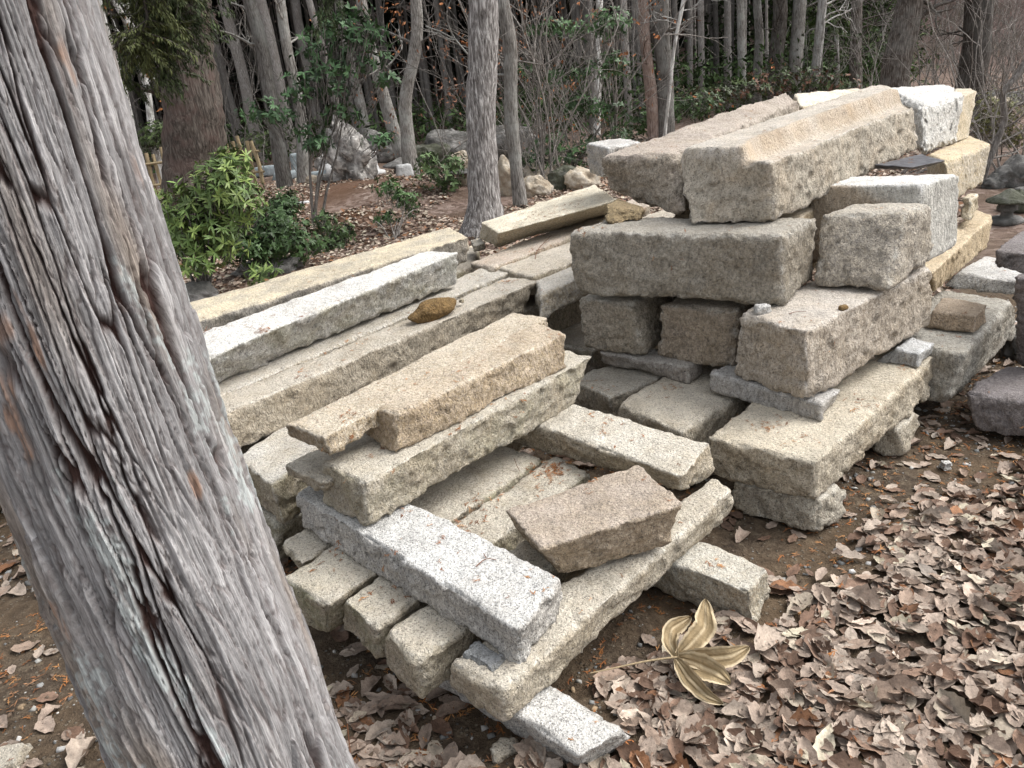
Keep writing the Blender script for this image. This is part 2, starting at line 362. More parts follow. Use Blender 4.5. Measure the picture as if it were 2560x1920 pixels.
# ------------------------------------------------------------------ stones
LAY = json.loads('''{"F1":[[0.054,1.351,0.0],[0.189,1.431,0.0],[-0.255,1.829,0.0],[-0.381,1.768,0.0],[0.052,1.278,0.145],[0.177,1.339,0.145],[-0.257,1.804,0.145],[-0.383,1.744,0.145]],"F1b":[[0.632,1.778,0.0],[0.723,1.906,0.0],[0.061,2.56,0.0],[-0.108,2.501,0.0],[0.612,1.781,0.145],[0.711,1.881,0.145],[0.063,2.55,0.145],[-0.056,2.424,0.145]],"F2":[[-0.111,1.386,0.145],[0.678,2.181,0.145],[0.637,2.242,0.145],[-0.252,1.544,0.145],[-0.101,1.373,0.27],[0.681,2.145,0.27],[0.64,2.232,0.27],[-0.236,1.492,0.27]],"F3":[[-0.325,1.53,0.115],[0.424,2.189,0.115],[0.323,2.326,0.115],[-0.452,1.693,0.115],[-0.315,1.504,0.27],[0.431,2.177,0.27],[0.33,2.315,0.27],[-0.416,1.641,0.27]],"F4":[[-0.456,1.687,0.115],[0.238,2.384,0.115],[0.118,2.533,0.115],[-0.596,1.855,0.115],[-0.435,1.65,0.27],[0.247,2.37,0.27],[0.127,2.519,0.27],[-0.555,1.799,0.27]],"F5":[[-0.631,1.835,0.115],[0.087,2.521,0.115],[-0.081,2.678,0.115],[-0.743,1.919,0.115],[-0.592,1.774,0.27],[0.09,2.513,0.27],[-0.077,2.671,0.27],[-0.759,1.931,0.27]],"F6":[[-0.755,2.134,0.145],[0.177,2.983,0.145],[0.081,3.109,0.145],[-0.862,2.275,0.145],[-0.712,2.009,0.26],[0.192,2.944,0.26],[0.096,3.069,0.26],[-0.808,2.135,0.26]],"F7":[[-0.059,1.461,0.27],[0.059,1.63,0.27],[-0.642,2.417,0.27],[-0.747,2.193,0.27],[-0.05,1.444,0.385],[0.065,1.627,0.385],[-0.641,2.419,0.385],[-0.756,2.236,0.385]],"F8":[[0.512,2.155,0.27],[0.639,2.247,0.27],[0.064,2.9,0.27],[-0.181,2.812,0.27],[0.488,2.057,0.385],[0.641,2.26,0.385],[0.074,2.882,0.385],[-0.061,2.721,0.385]],"F9":[[-0.482,1.953,0.385],[0.232,2.698,0.385],[0.222,2.891,0.385],[-0.65,2.157,0.385],[-0.461,1.964,0.54],[0.327,2.797,0.54],[0.237,2.899,0.54],[-0.618,2.132,0.54]],"F10":[[-0.387,2.124,0.54],[0.215,2.704,0.54],[0.11,2.921,0.54],[-0.514,2.304,0.54],[-0.363,2.157,0.665],[0.222,2.743,0.665],[0.116,2.924,0.665],[-0.48,2.258,0.665]],"F11":[[-0.566,2.04,0.6],[0.171,2.978,0.6],[0.034,3.105,0.6],[-0.739,2.234,0.6],[-0.573,2.044,0.665],[0.174,2.969,0.665],[0.037,3.096,0.665],[-0.71,2.171,0.665]],"F12":[[-0.629,2.113,0.44],[-0.061,2.658,0.44],[-0.216,2.811,0.44],[-0.785,2.272,0.44],[-0.611,2.069,0.5],[-0.055,2.644,0.5],[-0.21,2.797,0.5],[-0.767,2.222,0.5]],"F13":[[-0.848,2.305,0.22],[-0.67,2.628,0.22],[-0.849,2.933,0.22],[-1.015,2.507,0.22],[-0.847,2.289,0.4],[-0.656,2.702,0.4],[-0.85,2.941,0.4],[-1.04,2.528,0.4]],"F14":[[-0.942,2.363,0.03],[-0.413,2.78,0.03],[-0.506,2.735,0.03],[-1.103,2.557,0.03],[-0.894,2.351,0.22],[-0.33,2.543,0.22],[-0.488,2.706,0.22],[-1.053,2.515,0.22]],"L4":[[-1.326,2.351,0.368],[0.102,3.755,0.45],[0.039,3.951,0.45],[-1.441,2.537,0.368],[-1.355,2.377,0.528],[0.188,3.808,0.6],[0.048,3.963,0.6],[-1.432,2.549,0.528]],"L3":[[-1.426,2.536,0.387],[0.061,4.028,0.47],[-0.07,4.228,0.47],[-1.528,2.686,0.387],[-1.426,2.536,0.532],[0.061,4.028,0.61],[-0.07,4.228,0.61],[-1.528,2.686,0.532]],"L2":[[-1.574,2.58,0.522],[-0.214,3.863,0.62],[-0.37,3.98,0.62],[-1.709,2.857,0.522],[-1.513,2.405,0.682],[-0.193,3.834,0.79],[-0.358,3.949,0.79],[-1.697,2.827,0.682]],"L1":[[-1.915,2.988,0.529],[-0.167,4.226,0.64],[-0.272,4.567,0.64],[-2.09,3.401,0.529],[-1.907,2.986,0.679],[-0.142,4.219,0.79],[-0.265,4.565,0.79],[-2.083,3.399,0.679]],"L5":[[0.17,3.503,0.48],[0.616,3.911,0.522],[0.633,4.288,0.522],[0.173,3.889,0.48],[0.186,3.577,0.59],[0.633,3.936,0.632],[0.638,4.303,0.632],[0.178,3.904,0.59]],"L6":[[0.162,3.83,0.5],[1.161,4.468,0.562],[1.188,4.938,0.562],[-0.007,4.113,0.5],[0.162,3.83,0.62],[1.161,4.468,0.702],[1.188,4.938,0.702],[-0.007,4.113,0.62]],"L7":[[-0.034,4.078,0.5],[1.013,4.897,0.61],[1.061,5.3,0.61],[-0.168,4.266,0.5],[-0.034,4.078,0.63],[1.013,4.897,0.73],[1.061,5.3,0.73],[-0.168,4.266,0.63]],"L8":[[0.003,4.508,0.65],[0.8,4.831,0.72],[0.709,5.294,0.72],[-0.103,4.807,0.65],[0.02,4.351,0.76],[0.751,4.518,0.84],[0.709,5.243,0.84],[-0.076,4.764,0.76]],"L9":[[-0.142,4.615,0.6],[-0.066,4.686,0.6],[-0.089,4.835,0.6],[-0.161,4.816,0.6],[-0.142,4.615,0.65],[-0.066,4.686,0.65],[-0.089,4.835,0.65],[-0.161,4.816,0.65]],"R1":[[0.997,2.202,0.0],[1.158,2.294,0.0],[0.897,2.497,0.0],[0.759,2.421,0.0],[1.009,2.24,0.13],[1.141,2.327,0.13],[0.897,2.504,0.13],[0.765,2.418,0.13]],"R2":[[0.987,2.212,0.13],[1.756,2.903,0.13],[1.528,3.252,0.13],[0.707,2.475,0.13],[0.976,2.196,0.3],[1.825,2.985,0.3],[1.531,3.258,0.3],[0.682,2.469,0.3]],"R3":[[1.545,2.667,0.0],[1.725,2.896,0.0],[1.611,2.904,0.0],[1.431,2.724,0.0],[1.51,2.667,0.13],[1.666,2.8,0.13],[1.604,2.899,0.13],[1.448,2.766,0.13]],"R4":[[0.617,2.567,0.02],[1.261,3.113,0.02],[1.065,3.451,0.02],[0.421,2.905,0.02],[0.617,2.567,0.28],[1.261,3.113,0.28],[1.065,3.451,0.28],[0.421,2.905,0.28]],"R5":[[0.413,2.993,0.02],[1.071,3.379,0.02],[0.92,3.628,0.02],[0.262,3.242,0.02],[0.413,2.993,0.27],[1.071,3.379,0.27],[0.92,3.628,0.27],[0.262,3.242,0.27]],"R6":[[0.758,3.006,0.28],[0.86,3.117,0.28],[0.515,3.416,0.28],[0.437,3.368,0.28],[0.76,3.007,0.36],[0.857,3.108,0.36],[0.512,3.407,0.36],[0.415,3.307,0.36]],"R7":[[1.111,2.474,0.3],[1.222,2.617,0.3],[0.955,2.998,0.3],[0.803,2.879,0.3],[1.104,2.491,0.37],[1.238,2.59,0.37],[0.958,3.0,0.37],[0.823,2.901,0.37]],"R8":[[0.605,3.163,0.355],[0.983,3.618,0.355],[0.757,3.778,0.355],[0.344,3.365,0.355],[0.557,3.188,0.62],[0.974,3.62,0.62],[0.748,3.779,0.62],[0.331,3.348,0.62]],"R9":[[0.917,2.91,0.355],[1.428,3.444,0.355],[1.148,3.643,0.355],[0.662,3.17,0.355],[0.946,2.941,0.61],[1.433,3.444,0.61],[1.153,3.643,0.61],[0.667,3.139,0.61]],"R10":[[1.061,2.483,0.375],[1.861,3.121,0.375],[1.693,3.397,0.375],[0.898,2.832,0.375],[1.051,2.507,0.65],[1.844,3.113,0.65],[1.69,3.394,0.65],[0.897,2.788,0.65]],"R11":[[1.665,2.839,0.3],[1.812,2.998,0.3],[1.735,3.046,0.3],[1.548,2.974,0.3],[1.671,2.857,0.365],[1.785,2.945,0.365],[1.74,3.04,0.365],[1.62,2.945,0.365]],"R12":[[1.071,2.773,0.66],[1.306,3.072,0.66],[0.542,3.529,0.66],[0.31,3.255,0.66],[1.07,2.793,0.937],[1.292,3.024,0.937],[0.542,3.53,0.937],[0.32,3.299,0.937]],"R13":[[1.486,2.791,0.66],[1.833,3.104,0.66],[1.488,3.179,0.66],[1.271,2.981,0.66],[1.617,2.948,0.937],[1.8,3.075,0.937],[1.503,3.201,0.937],[1.32,3.074,0.937]],"R14":[[1.778,3.092,0.66],[2.031,3.262,0.686],[1.633,3.5,0.686],[1.398,3.372,0.66],[1.774,3.137,1.0],[2.008,3.265,1.0],[1.629,3.507,1.0],[1.394,3.379,1.0]],"R26":[[1.817,2.864,0.1],[2.592,3.568,0.1],[2.258,3.745,0.1],[1.638,3.106,0.1],[1.866,2.867,0.335],[2.448,3.449,0.335],[2.252,3.738,0.335],[1.67,3.157,0.335]],"R27":[[2.021,3.048,0.34],[2.154,3.177,0.34],[2.051,3.377,0.34],[1.885,3.199,0.34],[2.05,3.096,0.41],[2.185,3.23,0.41],[2.061,3.389,0.41],[1.921,3.215,0.41]],"R28":[[2.491,3.474,0.34],[2.774,3.73,0.34],[2.636,4.002,0.34],[2.272,3.746,0.34],[2.5,3.496,0.405],[2.789,3.737,0.405],[2.651,4.008,0.405],[2.363,3.767,0.405]],"R15":[[2.071,3.464,0.41],[2.72,4.103,0.41],[2.881,4.494,0.41],[1.983,3.521,0.41],[1.968,3.33,0.55],[2.866,4.303,0.55],[2.887,4.504,0.55],[1.99,3.531,0.55]],"R17":[[2.436,4.032,0.705],[2.863,4.435,0.705],[3.062,4.943,0.705],[2.486,4.372,0.705],[2.439,4.115,0.92],[2.949,4.525,0.92],[3.076,4.969,0.92],[2.5,4.398,0.92]],"R16":[[2.579,4.056,0.6],[2.781,4.322,0.6],[2.698,4.278,0.6],[2.542,4.08,0.6],[2.605,4.119,0.7],[2.703,4.211,0.7],[2.698,4.285,0.7],[2.601,4.194,0.7]],"R19":[[1.108,2.994,0.94],[2.203,3.972,1.02],[2.213,4.396,1.05],[0.804,3.136,0.94],[1.073,2.977,1.18],[2.214,4.051,1.24],[2.213,4.427,1.285],[0.82,3.387,1.165]],"R20":[[0.823,3.261,0.94],[1.869,4.67,1.04],[1.793,4.655,1.06],[0.581,3.838,1.0],[0.828,3.461,1.195],[1.858,4.675,1.263],[1.781,4.661,1.335],[0.499,3.677,1.195]],"R21":[[2.424,4.289,0.935],[2.815,4.662,0.92],[3.142,5.341,0.92],[2.62,5.214,0.935],[2.488,4.506,1.19],[2.904,4.782,1.18],[3.165,5.392,1.217],[2.643,5.265,1.25]],"R22":[[2.8,4.665,0.925],[2.992,4.831,0.925],[3.341,5.42,0.925],[3.305,5.571,0.925],[2.984,4.958,1.16],[3.282,5.276,1.16],[3.411,5.531,1.16],[3.376,5.681,1.16]],"R23":[[1.902,4.768,1.0],[2.772,5.518,1.0],[2.625,5.606,1.0],[2.047,5.247,1.0],[1.902,4.768,1.23],[2.772,5.518,1.21],[2.625,5.606,1.244],[2.047,5.247,1.28]],"R24":[[0.691,4.464,0.97],[0.903,4.574,0.97],[0.867,4.941,0.97],[0.617,4.851,0.97],[0.691,4.47,1.15],[0.903,4.58,1.15],[0.868,4.947,1.15],[0.619,4.871,1.15]],"R25":[[0.643,3.353,0.94],[0.66,3.402,0.94],[0.584,3.559,0.94],[0.493,3.359,0.94],[0.654,3.392,0.975],[0.664,3.422,0.985],[0.588,3.58,1.01],[0.508,3.458,1.0]],"D1":[[2.133,2.566,0.02],[2.386,2.904,0.02],[2.251,3.097,0.02],[1.887,2.785,0.02],[2.137,2.607,0.17],[2.38,2.912,0.17],[2.191,3.073,0.17],[1.877,2.85,0.17]],"D2":[[2.195,2.834,0.61],[2.512,3.241,0.61],[2.396,3.342,0.61],[2.122,3.139,0.61],[2.248,2.925,0.68],[2.525,3.264,0.68],[2.469,3.467,0.68],[2.132,3.156,0.68]],"D3":[[2.309,2.935,0.17],[2.348,2.998,0.17],[2.296,3.128,0.17],[2.227,3.037,0.17],[2.2,2.899,0.61],[2.245,2.962,0.61],[2.15,3.007,0.61],[2.1,2.945,0.61]],"L0":[[-2.383,2.894,0.0],[-2.378,3.257,0.0],[-2.526,3.475,0.0],[-2.709,3.17,0.0],[-2.291,2.826,0.15],[-2.289,3.192,0.15],[-2.499,3.455,0.15],[-2.681,3.15,0.15]],"PK":[[0.083,1.76,0.275],[0.393,1.845,0.29],[0.364,2.069,0.31],[-0.023,1.997,0.275],[0.023,1.696,0.43],[0.442,1.808,0.45],[0.358,2.053,0.455],[-0.068,1.93,0.42]],"SL":[[1.906,3.464,1.005],[2.101,3.553,1.005],[2.104,3.758,1.005],[1.799,3.597,1.005],[1.851,3.366,1.03],[2.043,3.451,1.03],[2.087,3.728,1.03],[1.782,3.567,1.03]]}''')
CREAM = dict(c1=(.56,.50,.405), c2=(.42,.37,.285), stain=(.38,.285,.165), st=.5, paleamt=.55, pale=(.60,.57,.505))
GREYW = dict(c1=(.62,.60,.56), c2=(.42,.41,.39), stain=(.40,.33,.24), st=.35, paleamt=.6, pale=(.72,.71,.69), speck=.16)
TAN = dict(c1=(.54,.445,.31), c2=(.39,.31,.205), stain=(.33,.23,.13), st=.6, paleamt=.45, pale=(.60,.54,.45))
GREYB = dict(c1=(.46,.42,.345), c2=(.31,.28,.225), stain=(.27,.215,.14), st=.6, paleamt=.4, pale=(.52,.50,.45))
YELL = dict(c1=(.68,.60,.46), c2=(.52,.44,.31), stain=(.47,.345,.18), st=.6, paleamt=.5, pale=(.74,.70,.60))
WHITE = dict(c1=(.72,.70,.66), c2=(.50,.48,.45), stain=(.52,.44,.31), st=.35, paleamt=.6, pale=(.80,.79,.76), speck=.12)
PINK = dict(c1=(.47,.39,.295), c2=(.33,.265,.195), stain=(.38,.28,.16), st=.55, paleamt=.7, pale=(.47,.405,.35), speck=.10)
DARKP = dict(c1=(.235,.21,.20), c2=(.16,.14,.135), stain=(.20,.16,.12), st=.4, paleamt=.4, pale=(.26,.24,.245), speck=.04)
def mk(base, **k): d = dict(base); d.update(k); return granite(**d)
S = {
# id: (name, label, category, material, options)
'F1': ('stone_beam', 'short pale granite beam end on the leaves at the bottom edge under the long front beam', 'stone beam', mk(GREYW, st=.2, pale=(.68,.67,.64)), dict(r=.026)),
'F1b': ('stone_beam', 'squared granite beam on the ground ending beside the big dry leaf', 'stone beam', mk(CREAM, c1=(.56,.53,.45), pale=(.64,.63,.58)), dict()),
'F2': ('stone_beam', 'long cream beam along the front of the low stack, grey patch at its near end', 'stone beam', mk(CREAM, speck=.14), dict(r=.03)),
'F3': ('stone_beam', 'granite beam end in the low bottom row, right beside the beam with the grey patch', 'stone beam', mk(CREAM, speck=.16, moss=.15), dict(r=.03)),
'F4': ('stone_beam', 'granite beam end with green tinge, tight against its neighbour, middle of the low bottom row', 'stone beam', mk(CREAM, speck=.14, moss=.45), dict(r=.028)),
'F5': ('stone_beam', 'flat topped greenish granite beam end nearest the big trunk in the low bottom row', 'stone beam', mk(CREAM, moss=.6), dict(r=.016)),
'F6': ('stone_slab', 'thin pointed granite slab end tucked behind the greenish beam beside the trunk', 'stone slab', mk(CREAM, moss=.2), dict(r=.014, rs=1.3)),
'F7': ('stone_beam', 'pale speckled granite beam lying crosswise with a forked brown twig on top', 'stone beam', mk(GREYW, speck=.20, st=.3, moss=0., pale=(.68,.68,.66), paleamt=.7), dict(r=.012, rs=1.25)),
'F8': ('stone_beam', 'crosswise granite beam at the back of the low stack behind the pinkish block', 'stone beam', mk(CREAM, speck=.18, pale=(.66,.63,.56), paleamt=.7), dict(r=.018, rs=1.3)),
'F9': ('stone_beam', 'long rough faced granite beam carrying two shorter beams in the middle of the low stack', 'stone beam', mk(CREAM, c1=(.52,.47,.385), moss=.22), dict(r=.016, rs=1.3)),
'F10': ('stone_beam', 'tan beam on top of the low stack with a chipped step at its far end', 'stone beam', mk(TAN, c1=(.56,.46,.35)), dict(r=.016, rs=1.1)),
'F11': ('stone_slab', 'flat tan granite slab lying close behind the topmost beam of the low stack', 'stone slab', mk(TAN, c1=(.60,.52,.41), pale=(.64,.59,.50)), dict(r=.016)),
'F12': ('stone_slab', 'small broken slab end jutting out under the flat tan slab', 'stone slab', mk(CREAM), dict(r=.014, rs=1.5)),
'F13': ('stone_block', 'grey topped granite block under the brown beams just right of the trunk', 'stone block', mk(CREAM, moss=.3, pale=(.60,.585,.55), paleamt=.7), dict(r=.018, rs=1.7)),
'F14': ('stone_block', 'dark rough block low behind the trunk supporting the grey topped block', 'stone block', mk(GREYB, moss=.35), dict(r=.03, rs=2)),
'L4': ('stone_beam', 'long brownish granite beam in front of the left rows with a thick shaded side', 'stone beam', mk(CREAM, c1=(.50,.44,.35), c2=(.37,.32,.245), st=.4, pale=(.55,.515,.455), paleamt=.6), dict(r=.022, rs=1.1)),
'L3': ('stone_beam', 'narrow grey granite beam wedged between the white beam and the brownish beam', 'stone beam', mk(CREAM, c1=(.50,.47,.41), pale=(.58,.55,.50)), dict(r=.02)),
'L2': ('stone_beam', 'long bright white topped beam with a mottled broken side, upper layer of the left rows', 'stone beam', mk(WHITE, stain=(.42,.36,.235), st=.75, moss=.3, pale=(.75,.735,.695), paleamt=.9), dict(r=.018, rs=1.6)),
'L1': ('stone_beam', 'yellowish flat beam with a grey edge, farthest of the left rows next to the shrubs', 'stone beam', mk(YELL, c1=(.40,.37,.32), c2=(.30,.28,.25), pale=(.66,.575,.42), paleamt=1., st=.3), dict(r=.022)),
'L5': ('stone_block', 'squared grey granite block end over the dark hollow left of the tall stack', 'stone block', mk(CREAM, c1=(.50,.47,.42), pale=(.60,.58,.54)), dict(r=.02, rs=1.7)),
'L6': ('stone_beam', 'flat pale beam running under the left side of the tall stack behind the grey block end', 'stone beam', mk(CREAM, pale=(.62,.57,.50)), dict(r=.02)),
'L7': ('stone_beam', 'flat reddish dusted beam beneath the bright cream beam at the back', 'stone beam', mk(CREAM, stain=(.42,.25,.15), pale=(.58,.51,.45), st=.6), dict(r=.02)),
'L8': ('stone_beam', 'bright cream squared beam lying alone on the far rows in front of the grey trunks', 'stone beam', mk(YELL, c1=(.60,.54,.43), pale=(.80,.74,.60), paleamt=.9, st=.3), dict(r=.014)),
'L9': ('stone_chip', 'small flat grey chip at the foot of the big grey trunk beside the cream beam', 'stone chip', mk(GREYB), dict(r=.01)),
'L0': ('stone_block', 'pale granite block lying left of the leaning trunk at the picture edge', 'stone block', mk(CREAM), dict(r=.03)),
'R1': ('stone_block', 'granite block on the ground with a lumpy pale rust stained end under the wide slab', 'stone block', mk(GREYB, c1=(.50,.46,.38), c2=(.36,.32,.26), pale=(.66,.63,.56)), dict(r=.03, rs=1.5)),
'R2': ('stone_slab', 'wide thick cream slab at the base of the tall stack, its corner towards the leaves', 'stone slab', mk(CREAM, c1=(.60,.53,.42), pale=(.66,.60,.49), st=.6), dict(r=.024, rs=1.5)),
'R3': ('stone_block', 'small tapering support block on the gravel under the far end of the wide slab', 'stone block', mk(CREAM), dict(r=.022, rs=1.4)),
'R4': ('stone_block', 'broad flat topped cream block between the crosswise beam and the tall stack', 'stone block', mk(CREAM, speck=.16, pale=(.64,.59,.50), paleamt=.7), dict(r=.03, rs=1.3)),
'R5': ('stone_block', 'brownish block behind the broad cream block, half hidden under the stack', 'stone block', mk(GREYB, c1=(.46,.41,.33)), dict(r=.024, rs=1.4)),
'R6': ('stone_slab', 'thin grey spacer slab under the two smaller front blocks of the tall stack', 'stone slab', mk(GREYB, c1=(.46,.43,.39), c2=(.33,.30,.275), stain=(.3,.25,.2)), dict(r=.014, rs=1.3)),
'R7': ('stone_slab', 'thin grey spacer slab under the big right hand corner block', 'stone slab', mk(GREYB, c1=(.50,.48,.45), c2=(.36,.345,.32), stain=(.33,.29,.24), pale=(.58,.57,.55)), dict(r=.012)),
'R8': ('stone_block', 'squarish rough block at the left end of the tall stack beside the dark hollow', 'stone block', mk(GREYB, c1=(.50,.44,.36)), dict(r=.036, rs=1.5)),
'R9': ('stone_block', 'brown rough block in the middle of the row under the massive dark stone', 'stone block', mk(GREYB, c1=(.47,.395,.31), c2=(.31,.255,.195)), dict(r=.034, rs=1.6)),
'R10': ('stone_block', 'big pinkish grey corner block of the tall stack with a sharp vertical edge', 'stone block', mk(GREYB, c1=(.56,.495,.415), c2=(.39,.335,.27), stain=(.36,.285,.19), pale=(.62,.58,.53), paleamt=.6), dict(r=.03, rs=1.4)),
'R11': ('stone_slab', 'small bluish grey spacer at the far end of the wide slab', 'stone slab', mk(GREYW, c1=(.50,.50,.48), pale=(.70,.71,.72), speck=.05), dict(r=.014)),
'R12': ('stone_block', 'massive dark grey brown block across the front of the tall stack with a pale end', 'stone block', mk(GREYB, c1=(.40,.365,.305), c2=(.265,.24,.195), stain=(.24,.19,.125), st=.6, pale=(.46,.44,.40)), dict(r=.034, rs=1.1)),
'R13': ('stone_block', 'speckled grey beige block right of the massive dark stone in the same layer', 'stone block', mk(GREYB, c1=(.56,.50,.41), c2=(.33,.30,.26)), dict(r=.045, rs=1.3)),
'R14': ('stone_block', 'tall cleanly dressed pale grey block at the right shoulder of the tall stack', 'stone block', mk(GREYW, c1=(.66,.64,.58), c2=(.55,.53,.48), st=.12, speck=.05, pale=(.76,.76,.75)), dict(r=.02, rs=.45, low=.5)),
'R15': ('stone_beam', 'golden tan beam low at the right of the tall stack under the pale dressed block', 'stone beam', mk(TAN, c1=(.62,.50,.34), c2=(.44,.345,.22), pale=(.72,.62,.46)), dict(r=.02, rs=1.3)),
'R16': ('stone_chip', 'small upright yellowish chock at the right side of the tall stack', 'stone chip', mk(YELL), dict(r=.018, rs=2)),
'R17': ('stone_block', 'cream block with golden top at the far right shoulder under the dark slate', 'stone block', mk(YELL, c1=(.66,.60,.50), pale=(.66,.54,.36), paleamt=.9), dict(r=.03, rs=1.)),
'R19': ('stone_block', 'large trough stone with a long carved recess, lying tilted on top of the tall stack', 'stone block', mk(CREAM, c1=(.56,.50,.41), c2=(.40,.36,.29), stain=(.44,.31,.18), st=.5, pale=(.64,.60,.55)), dict(r=.03, rs=1.3)),
'R20': ('stone_block', 'reddish stained rough boulder block beside the carved trough stone on top', 'stone block', mk(GREYB, c1=(.47,.415,.34), c2=(.29,.255,.205), stain=(.30,.22,.15), pale=(.50,.43,.375), paleamt=.7), dict(r=.05, rs=1.9)),
'R21': ('stone_block', 'bright white broken block with a dark undercut behind the carved trough stone', 'stone block', mk(WHITE, st=.12, c1=(.72,.70,.65), c2=(.54,.52,.475)), dict(r=.075, rs=1.9, low=2.0)),
'R22': ('stone_block', 'yellowish upright slab end at the top right of the tall stack', 'stone block', mk(YELL), dict(r=.014)),
'R23': ('stone_block', 'pale stone seen in the gap between the two tilted top stones', 'stone block', mk(YELL, pale=(.78,.73,.62), paleamt=.9), dict(r=.03, rs=1.5)),
'R24': ('stone_block', 'pale stone end showing behind the reddish boulder block at upper left of the tall stack', 'stone block', mk(GREYW, c1=(.52,.48,.43)), dict(r=.035, rs=1.4)),
'R25': ('stone_wedge', 'brown angular wedge stone propping the reddish boulder block', 'stone wedge', mk(TAN, c1=(.40,.31,.18), c2=(.25,.19,.11), pale=(.38,.30,.19)), dict(r=.012, rs=2.2, cell=.006)),
'R26': ('stone_block', 'large grey block low behind the wide slab, its rough side in shade', 'stone block', mk(GREYB, c1=(.46,.43,.37), c2=(.28,.265,.23)), dict(r=.04, rs=1.4)),
'R27': ('stone_beam', 'small brown squared bar lying on the large grey block', 'stone beam', mk(TAN, c1=(.40,.32,.235), c2=(.29,.225,.16), pale=(.43,.36,.29)), dict(r=.008, rs=.7)),
'R28': ('stone_slab', 'pale grey slab on the large grey block next to the dark stone table', 'stone slab', mk(GREYW, c1=(.46,.45,.42), pale=(.68,.67,.65)), dict(r=.02)),
}
sid = 0
def trough(W, t, n, q):
    # a lengthwise rebate: the front of the top lies lower, a ridge runs along the back and round the near end
    u, v = t[:, 0], t[:, 1]; k = np.clip(n[:, 2] * 1.3, 0, 1) * (t[:, 2] > .6)
    v0 = .42 - .16 * (1 - sstep(.02, .14, u)) + .015 * vn(q * 12, 3)
    hi = sstep(v0 - .05, v0 + .03, v) * (1 - .7 * sstep(.90, 1, v)) * (1 - .25 * sstep(.92, 1, u)); low_ = sstep(0, .08, v) * (1 - sstep(v0 - .12, v0 - .03, v)) * sstep(.02, .07, u)
    W = W.copy(); W[:, 2] += (-.030 * low_ + .056 * hi) * k
    st = np.maximum(sstep(v0 - .16, v0 - .05, v) * (1 - sstep(v0 + .03, v0 + .10, v)), .4 * low_) * k * (.45 + .3 * fbm(q * 14, 3, 6))
    return W, st
def patch_stain(W, t, n, q):      # old brown weathering on the front of the pale dressed block
    return W, .8 * np.clip(-n[:, 1], 0, 1) * sstep(.75, .45, t[:, 0]) * 0 + .65 * np.clip(-n[:, 0] * 0 + (n[:, 0] < -.5), 0, 1) * sstep(-.3, .3, vn(q * 7, 6))
for k in S:
    name, label, cat, mat, opt = S[k]; sid += 1
    P = np.array(LAY[k]); d = float(np.linalg.norm(P.mean(0) - np.array([0, 0, 1.6])))
    opt = dict(opt); opt.setdefault('cell', .0065 if d < 2.1 else (.0085 if d < 3 else .012))
    if k == 'R19': opt['mod'] = trough
    if k == 'R14': opt['mod'] = patch_stain
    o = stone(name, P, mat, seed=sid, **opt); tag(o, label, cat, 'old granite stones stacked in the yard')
# pinkish block lying loose and tilted on the low stack
P = np.array(LAY['PK']); o = stone('stone_block', P, mk(PINK), cell=.006, r=.014, rs=1.0, seed=90)
tag(o, 'loose pinkish granite block with a smooth top, tipped into the low stack', 'stone block', 'old granite stones stacked in the yard')
# dark stone table at the right edge
tb = empty('stone_table', (2.35, 2.95, 0), 'dark purplish stone table on a pillar at the right edge', 'stone table')
for k, nm in (('D1', 'base'), ('D2', 'table_top'), ('D3', 'pillar')):
    stone(nm, LAY[k], mk(DARKP), cell=.010, r=.02 if k != 'D2' else .012, rs=1.6, seed=70 + len(nm), parent=tb)
# hidden bearer that carries the stones behind the massive dark block
o = stone('stone_block', [(.75,3.35,.60),(1.2,3.05,.60),(1.6,3.6,.60),(1.0,3.95,.60),(.75,3.35,.91),(1.2,3.05,.91),(1.6,3.6,.91),(1.0,3.95,.91)], mk(TAN), cell=.02, seed=77)
tag(o, 'inner block behind the massive dark stone, in the shade under the top stones', 'stone block')
# hidden lower courses added under the left rows to keep the hollow dark
EXT = [([(.42,3.62,.0),(1.0,4.15,.0),(.75,4.4,.0),(.15,3.88,.0)], .26, 'added dark lower beam in the hollow under the squared grey block end'),
       ([(.05,3.75,.0),(.70,4.36,.0),(.40,4.65,.0),(-.25,4.0,.0)], .45, 'added lower beam in shade beneath the flat pale beam of the left rows'),
       ([(-1.15,2.62,.0),(.0,3.72,.0),(-.25,3.95,.0),(-1.40,2.86,.0)], .38, 'added lower beam in shade under the brownish beam of the left rows'),
       ([(-1.60,2.95,.0),(-.28,4.15,.0),(-.62,4.50,.0),(-1.95,3.30,.0)], .50, 'added lower beam at the back under the yellowish flat beam')]
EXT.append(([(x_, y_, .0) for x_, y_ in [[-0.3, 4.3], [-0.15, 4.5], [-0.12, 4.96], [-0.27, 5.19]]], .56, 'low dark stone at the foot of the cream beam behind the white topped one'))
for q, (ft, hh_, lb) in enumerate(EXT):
    P = ft + [(a, b, hh_) for a, b, c in ft]; tag(stone('stone_beam', P, mk(GREYB, c1=(.34,.29,.23), c2=(.22,.19,.15), moss=.3), cell=.02, r=.03, rs=1.5, seed=100 + q), lb, 'stone beam')
